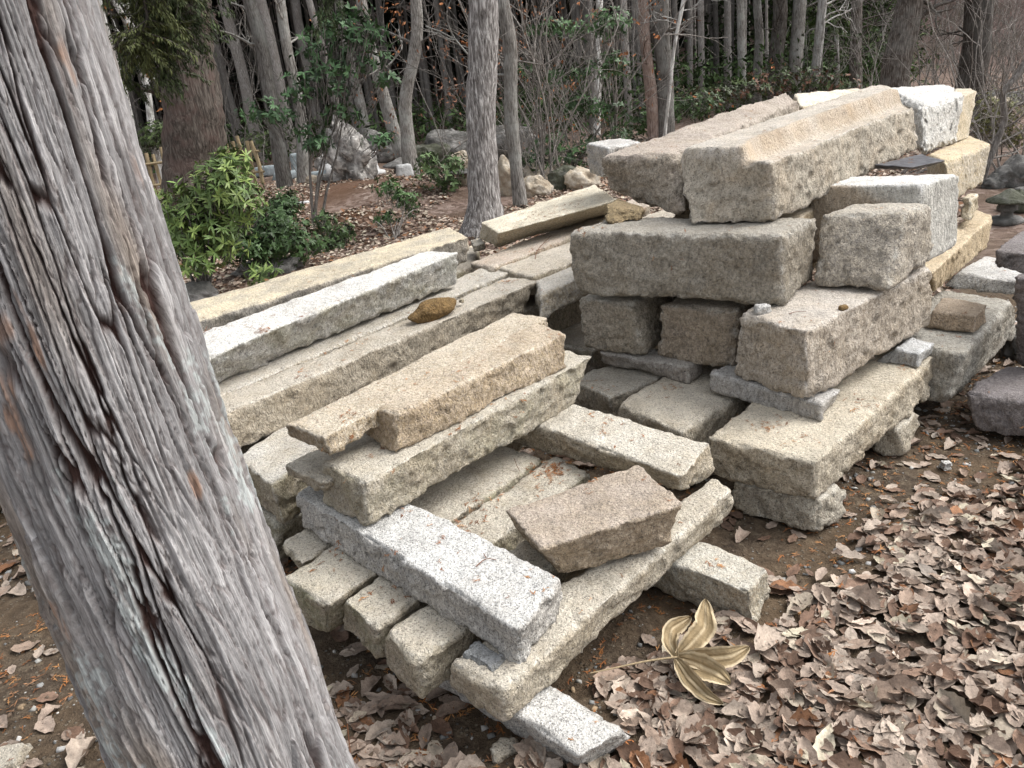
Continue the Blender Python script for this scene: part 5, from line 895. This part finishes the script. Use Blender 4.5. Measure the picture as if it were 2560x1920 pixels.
boulder('boulder', 5.49, 8.13, 0.17, 0.14, 0.08, M_ROCK, 'grey flat rock above the stone lantern', 24)
boulder('boulder', 5.03, 7.18, 0.09, 0.09, 0.07, M_ROCK, 'small grey rock near the right edge', 25)
boulder('boulder', 2.60, 3.54, 0.09, 0.1, 0.09, M_ROCK, 'dark stone leaning in the shade below the table slab', 26)
boulder('boulder', 10.34, 16.00, 0.36, 0.24, 0.15, M_WARMR, 'pale far stones right of the big dark pair', 30, z=None)
boulder('boulder', 11.23, 17.00, 0.3, 0.2, 0.125, M_ROCK, 'second pale far stone at the right', 31, z=None)
boulder('boulder', 12.11, 18.00, 0.42, 0.27999999999999997, 0.175, M_ROCK, 'whitish far stone at the picture edge', 32, z=None)
boulder('boulder', 10.54, 19.00, 0.42, 0.27999999999999997, 0.175, M_WARMR, 'pale far stones between the big dark pair', 33, z=None)
boulder('boulder', 12.79, 20.00, 0.3, 0.2, 0.125, M_ROCK, 'low far grey stone near the right edge', 34, z=None)
boulder('boulder', 14.01, 21.00, 0.3, 0.2, 0.125, M_ROCK, 'far grey stone behind the olive bush', 35, z=None)

# stone lanterns and cut pieces, turned shapes
def lathe(prof, sides=24, sq=0):
    prof = np.array(prof, float); th = np.linspace(0, 2 * math.pi, sides, endpoint=False) + math.pi / sides
    k = 1.0
    if sq: k = 1 / np.maximum(np.abs(np.cos(th - math.pi / 4 * 0)), np.abs(np.sin(th))) ** sq
    V = np.stack([prof[:, 0:1] * np.cos(th) * k, prof[:, 0:1] * np.sin(th) * k, np.repeat(prof[:, 1:2], sides, 1)], -1).reshape(-1, 3)
    n = len(prof); ii, jj = np.meshgrid(np.arange(n - 1), np.arange(sides), indexing='ij'); a = (ii * sides + jj).ravel(); b = (ii * sides + (jj + 1) % sides).ravel()
    return V, np.stack([a, b, b + sides, a + sides], 1)
def lpart(name, prof, mat, root, sides=24, sq=0, loc=(0, 0, 0), rot=None, smooth=True):
    V, F = lathe(prof, sides, sq); o = link(name, mesh_np(name, V, F, smooth, None, mat), root); o.location = loc
    if rot: o.rotation_euler = rot
    return o
r_ = empty('stone_lantern', (4.32, 6.31, gz(4.32, 6.31)), 'squat dark stone lantern with a wide cap at the right behind the stack', 'stone lantern')
lpart('base', [(0,0),(.13,0),(.135,.03),(.11,.05),(0,.05)], M_ROCK, r_); lpart('pillar', [(.05,.05),(.045,.09),(.06,.11)], M_ROCK, r_); lpart('light_box', [(.075,.11),(.07,.18)], M_ROCK, r_, 6, smooth=False); lpart('cap', [(0,.16),(.08,.17),(.17,.185),(.165,.20),(.08,.24),(.03,.28),(0,.29)], M_MOSSR, r_)
r_ = empty('stone_lantern', (-1.61, 14.93, gz(-1.61, 14.93)), 'dark lantern cap resting on the ground right of the upright boulder', 'stone lantern')
lpart('cap', [(0,.10),(.22,.11),(.36,.15),(.34,.18),(.15,.24),(.07,.28),(0,.29)], M_ROCK, r_); lpart('foot', [(0,0),(.16,0),(.14,.11),(0,.11)], M_ROCK, r_)
r_ = empty('stone_lantern', (-2.28, 15.93, gz(-2.28, 15.93)), 'white stone lantern piece just right of the upright boulder', 'stone lantern')
lpart('base', [(0,0),(.24,0),(.22,.07),(.12,.10),(0,.10)], M_WHT, r_, 20); lpart('pillar', [(.13,.10),(.10,.2),(.11,.40),(.15,.44),(0,.44)], M_WHT, r_, 6, smooth=False)
r_ = empty('stone_pipe', (-3.04, 15.51, gz(-3.04, 15.51)), 'white stone cylinder lying behind the upright boulder', 'stone cylinder')
lpart('body', [(0,0),(.15,0),(.16,.03),(.16,.52),(.15,.55),(0,.55)], M_WHT, r_, 24, loc=(-.1,0,.16), rot=(0,math.pi/2,.15))
pebble('stone_block', (lambda q: (q[0], q[1], q[2] + 0.0))((-1.41, 13.43, gz(-1.41, 13.43))), (0.3, 0.26, 0.22), M_WHT, 'small white cut block at the foot of the bow shaped trunk', 'stone block', 58, rot=0.2, r=0.03, rs=.5, cell=.05)
pebble('stone_slab', (lambda q: (q[0], q[1], q[2] + 0.0))((-3.30, 15.56, gz(-3.30, 15.56))), (0.75, 0.3, 0.2), M_BLUEW, 'bluish white cut slab leaning near the patched pale trunk', 'stone slab', 59, rot=-0.15, r=0.03, rs=.5, cell=.05)
pebble('stone_slab', (lambda q: (q[0], q[1], q[2] + 0.0))((-4.19, 16.91, gz(-4.19, 16.91))), (0.8, 0.35, 0.16), M_BLUEW, 'pale blue slab behind the grey lichened trunk', 'stone slab', 60, rot=0.1, r=0.03, rs=.5, cell=.05)
pebble('stone_block', (lambda q: (q[0], q[1], q[2] + 0.0))((-4.35, 18.35, gz(-4.35, 18.35))), (0.3, 0.25, 0.42), M_BLUEW, 'pale cut stone standing on the slabs behind the patched trunk', 'stone block', 61, rot=0.3, r=0.03, rs=.5, cell=.05)
pebble('stone_slab', (lambda q: (q[0], q[1], q[2] + 0.0))((-5.01, 18.30, gz(-5.01, 18.30))), (0.7, 0.35, 0.22), M_BLUEW, 'whitish slab lying right of the bamboo fence', 'stone slab', 62, rot=-0.2, r=0.03, rs=.5, cell=.05)
pebble('stone_slab', (lambda q: (q[0], q[1], q[2] + 0.0))((-2.81, 13.71, gz(-2.81, 13.71))), (0.7, 0.3, 0.14), M_ROCK, 'grey dull slab in front of the bluish slabs', 'stone slab', 63, rot=0.1, r=0.03, rs=.5, cell=.05)
pebble('stone_slab', (lambda q: (q[0], q[1], q[2] + 0.0))((-2.94, 11.72, gz(-2.94, 11.72))), (0.5, 0.12, 0.05), M_WHT, 'thin bright strip of stone lying on the soil left of the small shrub', 'stone slab', 64, rot=-0.05, r=0.03, rs=.5, cell=.05)
r_ = empty('stone_stool', (-0.36, 11.58, gz(-0.36, 11.58)), 'short stump with a flat stone on top left of the big streaky trunk', 'stone stool')
lpart('stump', [(0,0),(.13,0),(.11,.18),(0,.18)], M_WARMR, r_); lpart('flat_stone', [(0,.18),(.24,.19),(.23,.22),(0,.24)], M_ROCK, r_)
o = boulder('round_stone', -.325, 3.44, .125, .058, .048, m_rust, 'oblong orange brown stone resting on the grey beam', 91, sharp=.03, cat='small stone', z=.60); o.rotation_euler = (0, 0, .72)
# ------------------------------------------------------------------ fallen leaves
rng = np.random.default_rng(11)
LC = np.array([(.355,.28,.225),(.425,.35,.285),(.29,.215,.165),(.215,.14,.10),(.14,.085,.058),(.46,.39,.305),(.54,.48,.365),(.32,.25,.20),(.25,.125,.065),(.38,.325,.275)])
LP = np.array([.2,.17,.15,.12,.10,.06,.035,.12,.035,.01]); LP /= LP.sum()
def leaf_template(seed):
    r = np.random.default_rng(seed); nu, nv = 10, 5; u = np.linspace(0, 1, nu); v = np.linspace(-1, 1, nv)
    w = np.sin(np.clip(u, 0, 1) ** .85 * math.pi) ** .8 * (.5 + .06 * r.normal()); w[0] = .02; w[-1] = .01
    w = w * (1 + .16 * np.where(np.arange(nu) % 2, 1, -1) * (r.random(nu) * .9))
    U_, V_ = np.meshgrid(u, v, indexing='ij'); Wd = w[:, None] * V_ * (.44 + .1 * r.random())
    curl = r.choice([r.uniform(-.5, .9), r.uniform(.8, 2.4)], p=[.78, .22]); ben = r.uniform(-.5, .8); tw = r.uniform(-.5, .5)
    x = U_ - .5; y = Wd; z = curl * Wd ** 2 * 1.6 + ben * .35 * (U_ - .5) ** 2 + tw * (U_ - .5) * Wd * .8 + .03 * np.sin(U_ * 16 + V_ * 3 + seed) * np.abs(V_) - .02 * (1 - np.abs(V_))
    P = np.stack([x, y, z], -1).reshape(-1, 3); i, j = np.meshgrid(np.arange(nu - 1), np.arange(nv - 1), indexing='ij'); a = (i * nv + j).ravel()
    F = np.stack([a, a + nv, a + nv + 1, a + 1], 1); shade = 1 - .22 * (np.abs(V_.ravel()) < .1) + .06 * r.normal(0, 1, nu * nv)
    return P, F, shade
t = NT('litter_leaf'); tc = t.attr('tc', 'Vector'); c_ = t.attr('col', 'Color')
c_ = t.mix(.85, c_, t.ramp(t.noise(tc, 3.2, 4, .65), [(.3, .55), (.48, .95), (.7, 1.3)]), 'MULTIPLY')
c_ = t.mix(.7, c_, t.ramp(t.noise(tc, 22, 3, .6), [(.3, .72), (.55, 1.0), (.8, 1.2)]), 'MULTIPLY')
sp_ = t.math('MULTIPLY', t.math('LESS_THAN', t.vor(tc, 9), .10), t.ramp(t.vor(tc, 9, 'Distance'), [(.15, .8), (.4, 0)]))
c_ = t.mix(sp_, c_, (.05, .03, .022))
M_LITTER = t.done(c_, t.bump(t.noise(tc, 14, 4, .65), .8, .004), .72)
TPL = [leaf_template(k) for k in range(28)]
def rotm(az, tx, ty):
    ca, sa = np.cos(az), np.sin(az); cx, sx = np.cos(tx), np.sin(tx); cy, sy = np.cos(ty), np.sin(ty); n = len(az); o, z = np.ones(n), np.zeros(n)
    Rz = np.stack([ca, -sa, z, sa, ca, z, z, z, o], 1).reshape(-1, 3, 3); Rx = np.stack([o, z, z, z, cx, -sx, z, sx, cx], 1).reshape(-1, 3, 3); Ry = np.stack([cy, z, sy, z, o, z, -sy, z, cy], 1).reshape(-1, 3, 3)
    return Rz @ Ry @ Rx
STONE_FOOT = [np.array(LAY[k])[:4, :2] for k in ('F1', 'F1b', 'F2', 'F3', 'F4', 'F5', 'R1', 'R2', 'R3')]
x = rng.uniform(-3.2, 3.4, 60000); y = rng.uniform(.75, 4.2, 60000)
lm = leafmask(x, y); cl = .5 + .5 * vn(np.stack([x * 2.3, y * 2.3, x * 0], 1), 41)
dens = np.where(lm > .34, np.clip(.25 + (lm - .34) * 2.6, 0, 1) * .62, .02 + .05 * cl ** 2)
under = (x < .45) & (x > -.85) & (y < 1.75) & (x > -.95 + (y - 1.2) * -.3)           # drift in front of the low stack
dens = np.where(under, np.maximum(dens,   .20 + .34 * cl), dens)
strip = (np.hypot(x - .95, y - 2.02) < .16) | ((y > 2.3) & (x > 1.3) & (x < 1.9) & (y < 2.5))
dens = np.where(strip, np.minimum(dens, .12), dens)
keep = (rng.random(60000) < dens) & ~((np.hypot(x + .68, y - 1.2) < .22))
for fp in STONE_FOOT[:3]:
    c = fp.mean(0); keep &= ~inpoly(x, y, c + (fp - c) * 1.12)
x, y = x[keep], y[keep]; n = len(x); lm = lm[keep]
k = rng.integers(0, len(TPL), n); L = np.clip(rng.lognormal(math.log(.066), .30, n), .028, .12)
az = rng.uniform(0, 6.28, n); fl = np.clip(lm, .3, 1); tx = rng.normal(0, .20, n) * fl; ty = rng.normal(0, .16, n) * fl
z = gh(x, y) + .006 + rng.random(n) * .020 * np.clip(lm * 1.4, .1, 1)
R = rotm(az, tx, ty); ci = rng.choice(len(LC), n, p=LP); cv = (1 + .16 * rng.normal(0, 1, n)).clip(.55, 1.5)
dist = np.hypot(np.hypot(x, y), 1.6); inview = (np.abs(x) < .6 * y + .1) & (y > 1.2)
order = np.argsort(dist + 50 * ~inview); first = set(order[:300].tolist())
mats_tpl = {}
def tplmesh(ti, cj):
    if (ti, cj) not in mats_tpl:
        P, F, sh = TPL[ti]; mats_tpl[ti, cj] = mesh_np('leaf', P, F, True, {'col': LC[cj] * sh[:, None], 'tc': P + ti * 3.1 + cj * 1.7}, M_LITTER)
    return mats_tpl[ti, cj]
for i in order[:300]:
    o = link('leaf', tplmesh(int(k[i]), int(ci[i])), ground); m = np.eye(4); m[:3, :3] = R[i] * L[i]; m[:3, 3] = (x[i], y[i], z[i] + .006); o.matrix_basis = Matrix(m.tolist())
Vs = []; Fs = []; Cs = []; Ts = []; off = 0; npt = len(TPL[0][0]); rest = np.array([i for i in range(n) if i not in first])
for ti in range(len(TPL)):
    s_ = rest[k[rest] == ti]; P, F, sh = TPL[ti]
    V = np.einsum('nij,pj->npi', R[s_] * L[s_][:, None, None], P) + np.stack([x[s_], y[s_], z[s_]], 1)[:, None]
    Vs.append(V.reshape(-1, 3)); Fs.append((F[None] + (off + np.arange(len(s_)) * npt)[:, None, None]).reshape(-1, 4)); off += len(s_) * npt
    Ts.append((P[None] + rng.uniform(0, 90, (len(s_), 1, 3))).reshape(-1, 3))
    Cs.append((LC[ci[s_]][:, None, :] * cv[s_][:, None, None] * sh[None, :, None]).reshape(-1, 3))
link('leaf_litter', mesh_np('leaf_litter', np.concatenate(Vs), np.concatenate(Fs), True, {'col': np.concatenate(Cs), 'tc': np.concatenate(Ts)}, M_LITTER), ground, kind='stuff')
print('near leaves', n)
# litter farther back: small simple leaves
def scatter_simple(name, n, fx, L, cols, seed, zoff=.01):
    rng = np.random.default_rng(seed); x, y = fx(rng, n); g = gh(x, y); m = len(x); P = np.stack([x, y, g + rng.random(m) * zoff + .004], 1)
    D = unit(np.stack([rng.normal(0, 1, m), rng.normal(0, 1, m), rng.normal(0, .22, m)], 1)); N = unit(np.stack([rng.normal(0, .35, m), rng.normal(0, .35, m), np.ones(m)], 1))
    C = np.array(cols)[rng.integers(0, len(cols), m)] * (1 + .2 * rng.normal(0, 1, (m, 1))).clip(.5, 1.6); Ls = L * rng.uniform(.6, 1.4, m)
    V, F, C = leafset2(P, D, N, Ls, Ls * .55, C, .2)
    return link(name, mesh_np(name, V, F, True, {'col': C}, M_DRY), ground, kind='stuff')
def f_mid(rng, n):
    y = 4.5 + 12 * rng.random(n) ** 1.1; x = rng.uniform(-.6, .62, n) * y; c = vn(np.stack([x * .9, y * .9, x * 0], 1), 44) + .5 * vn(np.stack([x * 3, y * 3, x * 0], 1), 45)
    kk = (c > -.75 + .35 * ((y > 10) & (np.abs(x + .8) < 2.0))) ; return x[kk], y[kk]
scatter_simple('distant_leaf_litter', 80000, f_mid, .066, LC[:9] * .95, 5, .02)
# gravel
def gravel(n, fx, s0, s1, seed):
    rng = np.random.default_rng(seed); x, y = fx(rng, n); n = len(x); s = s0 * (s1 / s0) ** (rng.random(n) ** 2.2)
    ico = np.array([(-1,-1,-.6),(1,-1,-.6),(1,1,-.6),(-1,1,-.6),(-.7,-.7,.7),(.7,-.7,.7),(.7,.7,.7),(-.7,.7,.7)]); Fq = np.array([(0,3,2,1),(4,5,6,7),(0,1,5,4),(1,2,6,5),(2,3,7,6),(3,0,4,7)])
    J = ico[None] * (1 + .28 * rng.normal(0, 1, (n, 8, 3))).clip(.4, 1.6); R = rotm(rng.uniform(0, 6.28, n), rng.normal(0, .3, n), rng.normal(0, .3, n))
    V = np.einsum('nij,npj->npi', R, J * (s[:, None, None] * .5) * np.stack([np.ones(n), rng.uniform(.6, 1, n), rng.uniform(.45, .8, n)], 1)[:, None]) + np.stack([x, y, gh(x, y) + s * .12], 1)[:, None]
    F = (Fq[None] + (np.arange(n) * 8)[:, None, None]).reshape(-1, 4); cols = np.array([(.30,.30,.29),(.20,.205,.20),(.38,.37,.34),(.14,.14,.135),(.30,.22,.14),(.46,.45,.43),(.11,.08,.055),(.15,.11,.08)])
    C = cols[rng.integers(0, 8, n)] * (1 + .15 * rng.normal(0, 1, (n, 1)))
    t = NT('gravel'); m = t.done(t.mix(.5, t.attr('col', 'Color'), t.ramp(t.noise(t.co('Object'), 260, 3), [(.3, .6), (.7, 1.4)]), 'MULTIPLY'))
    return link('gravel', mesh_np('gravel', V.reshape(-1, 3), F, True, {'col': np.repeat(C, 8, 0).clip(0, 1)}, m), ground, kind='stuff')
def f_grav(rng, n):
    x = rng.uniform(-3.4, 3.2, n); y = rng.uniform(.9, 4.6, n); d = np.where((x > 1.0) & (y < 3.6), 1, np.where(x < -.8, .8, .55)) * (.5 + .5 * vn(np.stack([x * 4, y * 4, x * 0], 1), 46)); d *= leafmask(x, y) < .6
    kk = rng.random(n) < d; return x[kk], y[kk]
gravel(34000, f_grav, .004, .024, 8)
# cypress needles: sprigs of rusty scales, on the ground and on the stones
from mathutils.bvhtree import BVHTree
Vall = np.concatenate([v for v, f in STONES]); offs = np.cumsum([0] + [len(v) for v, f in STONES[:-1]]); Fall = np.concatenate([f + o_ for (v, f), o_ in zip(STONES, offs)])
bvh = BVHTree.FromPolygons(Vall.tolist(), Fall.tolist())
SC = np.array([(.32,.135,.045),(.26,.10,.033),(.38,.19,.075),(.19,.075,.03),(.30,.155,.08)])
def sprigs(name, pts, nrm, seed, size=.03, parent=None, kind='stuff', twig=True, mat=None):
    rng = np.random.default_rng(seed); P = []; D = []; N = []; Ls = []; Ws = []; C = []
    for p, nn in zip(pts, nrm):
        a = unit(np.cross(nn, rng.normal(0, 1, 3))); L = size * rng.uniform(.5, 1.5); c = SC[rng.integers(0, 5)] * rng.uniform(.7, 1.3); b = np.cross(nn, a)
        P.append(p); D.append(a); N.append(nn); Ls.append(L); Ws.append(L * .09); C.append(c)
        for j in range(rng.integers(2, 6)):
            f = rng.uniform(.1, .8); s_ = rng.choice([-1, 1]); P.append(p + a * L * f + nn * .0008); D.append(a * .9 + b * s_ * rng.uniform(.5, 1.2) + nn * rng.normal(0, .15)); N.append(nn); Ls.append(L * rng.uniform(.2, .5)); Ws.append(L * .09); C.append(c * rng.uniform(.8, 1.2))
    V, F, C = leafset2(np.array(P), np.array(D), np.array(N), np.array(Ls), np.array(Ws), np.array(C), .05)
    return link(name, mesh_np(name, V, F, True, {'col': C}, mat or M_DRY), parent, kind=kind)
rng = np.random.default_rng(12); pts = []; nr = []
xx = rng.uniform(-1.6, 3.2, 9000); yy = rng.uniform(1.2, 5.2, 9000); cl = vn(np.stack([xx * 5, yy * 5, xx * 0], 1), 47)
for x_, y_, c_ in zip(xx, yy, cl):
    if c_ < .22 and rng.random() > .10: continue
    h = bvh.ray_cast(Vector((x_, y_, 2.5)), Vector((0, 0, -1)))
    if h[0] is not None and h[1].z > .75: pts.append(np.array(h[0]) + [0, 0, .002]); nr.append(np.array(h[1]))
keepn = [i for i in range(len(pts)) if rng.random() < .5]
sprigs('needle_debris', [pts[i] for i in keepn], [nr[i] for i in keepn], 3, .022)
# thick rusty clusters where the photograph shows them
cl_pts = [(0.107, 2.382, 0.03, 0.03, 60), (0.078, 2.41, 0.035, 0.035, 40), (0.036, 2.476, 0.02, 0.02, 14), (-0.147, 2.248, 0.03, 0.03, 22), (-0.181, 2.128, 0.03, 0.03, 14), (-0.054, 2.003, 0.015, 0.015, 5), (-0.989, 3.018, 0.02, 0.02, 30), (-0.824, 3.151, 0.02, 0.02, 10), (-0.688, 3.26, 0.02, 0.02, 8), (-0.38, 3.397, 0.02, 0.02, 14), (-0.866, 2.929, 0.02, 0.02, 7), (0.045, 3.86, 0.02, 0.02, 16), (0.924, 2.489, 0.03, 0.03, 22), (0.817, 2.608, 0.03, 0.03, 10), (0.665, 3.009, 0.03, 0.03, 14), (0.432, 3.3, 0.03, 0.03, 8), (1.287, 2.575, 0.05, 0.05, 20), (0.291, 4.579, 0.08, 0.08, 50), (0.465, 4.674, 0.1, 0.1, 40), (-1.168, 3.389, 0.012, 0.012, 4), (-0.51, 2.19, 0.02, 0.02, 9), (-0.456, 2.127, 0.02, 0.02, 6), (-0.372, 2.036, 0.012, 0.012, 6), (-0.244, 1.857, 0.008, 0.008, 3), (-0.413, 1.813, 0.03, 0.03, 12), (-0.602, 2.013, 0.03, 0.03, 14), (0.556, 1.944, 0.01, 0.01, 3), (0.295, 2.428, 0.006, 0.006, 3), (1.609, 2.833, 0.02, 0.02, 4), (0.796, 3.821, 0.05, 0.05, 8)]
pts = []; nr = []
for cx, cy, sx_, sy_, nn_ in cl_pts:
    for _ in range(nn_):
        x_, y_ = cx + rng.normal(0, sx_), cy + rng.normal(0, sy_); h = bvh.ray_cast(Vector((x_, y_, 2.5)), Vector((0, 0, -1)))
        if h[0] is not None: pts.append(np.array(h[0]) + [0, 0, .003]); nr.append(np.array(h[1]))
sprigs('needle_clumps', pts, nr, 4, .026)
gxn = rng.uniform(-3.2, 3.0, 13000); gyn = rng.uniform(.9, 4.5, 13000); c_ = vn(np.stack([gxn * 3, gyn * 3, gxn * 0], 1), 48)
kk = (c_ > -.25) & ((leafmask(gxn, gyn) < .55) | (rng.random(13000) < .15)); gxn, gyn = gxn[kk], gyn[kk]; gzn = gh(gxn, gyn) + .004 + .03 * (leafmask(gxn, gyn) > .55)
sprigs('ground_needles', np.stack([gxn, gyn, gzn], 1), np.tile([0, 0, 1.], (len(gxn), 1)) + rng.normal(0, .12, (len(gxn), 3)), 5, .034, ground)
M_TW = NT('dead_twig').done((.16, .07, .035))
for lb, paths, r in [('forked brown twig lying on the pale speckled crosswise beam', [[[-0.1511, 1.7048, 0.392], [-0.1234, 1.739, 0.392], [-0.0961, 1.7238, 0.392]], [[-0.1234, 1.739, 0.392], [-0.1304, 1.7607, 0.392]]], 0.0016), ('dark thin twig in the hollow of the low stack', [[[-0.0227, 2.4949, 0.285], [-0.0172, 2.4429, 0.285], [-0.0067, 2.3915, 0.285]]], 0.0012), ('forked twig at the near end of the white topped beam', [[[-1.267, 3.0472, 0.725], [-1.2688, 3.125, 0.725], [-1.2485, 3.1575, 0.725]], [[-1.2688, 3.125, 0.725], [-1.2848, 3.2015, 0.725]]], 0.0016), ('curled twig on the corner block beside the tiny chip', [[[1.0642, 2.6962, 0.655], [1.0903, 2.7142, 0.655], [1.1283, 2.6992, 0.655]]], 0.0012), ('twig stuck in the leaves near the bottom of the big trunk', [[[-0.5482, 1.5801, 0.02], [-0.5307, 1.5085, 0.02], [-0.5137, 1.4377, 0.02]]], 0.002), ('dry stick on the flat reddish dusted beam', [[[0.1983, 3.9925, 0.67], [0.218, 4.1951, 0.67], [0.3362, 4.5601, 0.67]], [[0.218, 4.1951, 0.67], [0.2626, 4.2212, 0.67]]], 0.002)]:
    b_ = np.array(paths[0][0]); mb = MB()
    for pa in paths:
        Q = resample(np.array(pa), 8) - b_; mb.add(*tube(Q, np.linspace(r, r * .6, 8), 5))
    tag(link('twig', mb.mesh('twig', M_TW), None, tuple(b_)), lb, 'twig')

# ------------------------------------------------------------------ the big dry leaf with five blades
t = NT('big_dry_leaf'); o = t.co('Object'); f = t.attr('rim'); vein = t.attr('vein')
colb = t.mix(t.noise(o, 30, 4, .6), (.25, .185, .105), (.38, .295, .18)); colb = t.mix(t.math('MULTIPLY', vein, .35), colb, (.16, .12, .06)); colb = t.mix(f, colb, (.56, .46, .31))
m_big = t.done(colb, t.bump(t.math('ADD', vein, t.noise(o, 90, 3)), .8, .004), .95)
t.b.inputs['Specular IOR Level'].default_value = .05
BIGL = {'c': [0.3676, 1.6385, 0.067], 'blades': [([[0.3648, 1.6435, 0.067], [0.354, 1.6716, 0.092], [0.3685, 1.7052, 0.107], [0.4332, 1.7406, 0.112]], 0.02, 0.55, 1), ([[0.3706, 1.6425, 0.067], [0.4128, 1.6562, 0.092], [0.4607, 1.6898, 0.112], [0.4813, 1.7622, 0.152]], 0.026, 0.5, -1), ([[0.3716, 1.6384, 0.067], [0.4345, 1.6046, 0.082], [0.4996, 1.5858, 0.097], [0.5564, 1.6042, 0.107]], 0.025, 0.6, 1), ([[0.3708, 1.6352, 0.067], [0.4143, 1.5886, 0.077], [0.4525, 1.5453, 0.082], [0.4803, 1.5232, 0.067]], 0.027, 0.45, 1), ([[0.3621, 1.6326, 0.067], [0.3773, 1.5518, 0.072], [0.4066, 1.4916, 0.067], [0.4448, 1.4691, 0.057]], 0.019, 0.55, -1)], 'stem': [[0.1243, 1.6267, 0.057], [0.2062, 1.6376, 0.057], [0.2922, 1.6437, 0.062], [0.3677, 1.639, 0.067]]}
root = empty('big_dry_leaf', tuple(BIGL['c']), 'large tan dry leaf with curling blades and pale rims lying on the brown leaves', 'leaf'); b0 = np.array(BIGL['c'])
for pts, wid, rollc, side in BIGL['blades']:
    wid *= 1.4
    Q = resample(np.array(pts), 26); n = 26; T_ = unit(np.gradient(Q, axis=0)); upv = np.array([0, 0, 1.]); view = unit(np.array([0, 0, 1.6]) - Q)
    S_ = unit(np.cross(T_, view)); N_ = np.cross(S_, T_); N_ = N_ * np.sign((N_ * view).sum(1))[:, None]; u = np.linspace(0, 1, n); w = np.sin(np.clip(u * .93 + .06, 0, 1) * math.pi) ** .62 * wid; w[-1] = .001
    vs = np.linspace(-1, 1, 13); rows = []; rim = []; ve = []
    for v in vs:
        bend = rollc * (np.abs(v) ** 2.2) * (1 if v * side > 0 else .35)
        rows.append(Q + .004 * fbm(Q * 40 + v * 3, 3, 7)[:, None] * N_ + S_ * (w * v * (1 + .10 * vn(Q * 160 + v, 8)) * (1 - .25 * abs(v) * rollc))[:, None] + N_ * (w * bend * .9 - .25 * w * (1 - abs(v)) * .5)[:, None] + N_ * (.0022 * np.sin(u * 17 + v * 4))[:, None])
        rim.append(np.full(n, 1.0 if abs(v) > .8 else (.75 if abs(v) < .05 else 0.))); ve.append(.5 + .5 * np.sin(v * 26) * np.ones(n))
    V = np.stack(rows, 1).reshape(-1, 3) - b0; m = 13; ii, jj = np.meshgrid(np.arange(n - 1), np.arange(m - 1), indexing='ij'); a = (ii * m + jj).ravel(); F = np.stack([a, a + m, a + m + 1, a + 1], 1)
    link('blade', mesh_np('blade', V, F, True, {'rim': np.stack(rim, 1).ravel(), 'vein': np.stack(ve, 1).ravel()}, m_big), root)
Q = resample(np.array(BIGL['stem']), 16); link('stem', mesh_np('stem', *tube(Q - b0, np.linspace(.0018, .0032, 16), 6), True, {'rim': np.full(96, .25), 'vein': np.zeros(96)}, m_big), root)
print('objects', len(bpy.data.objects))
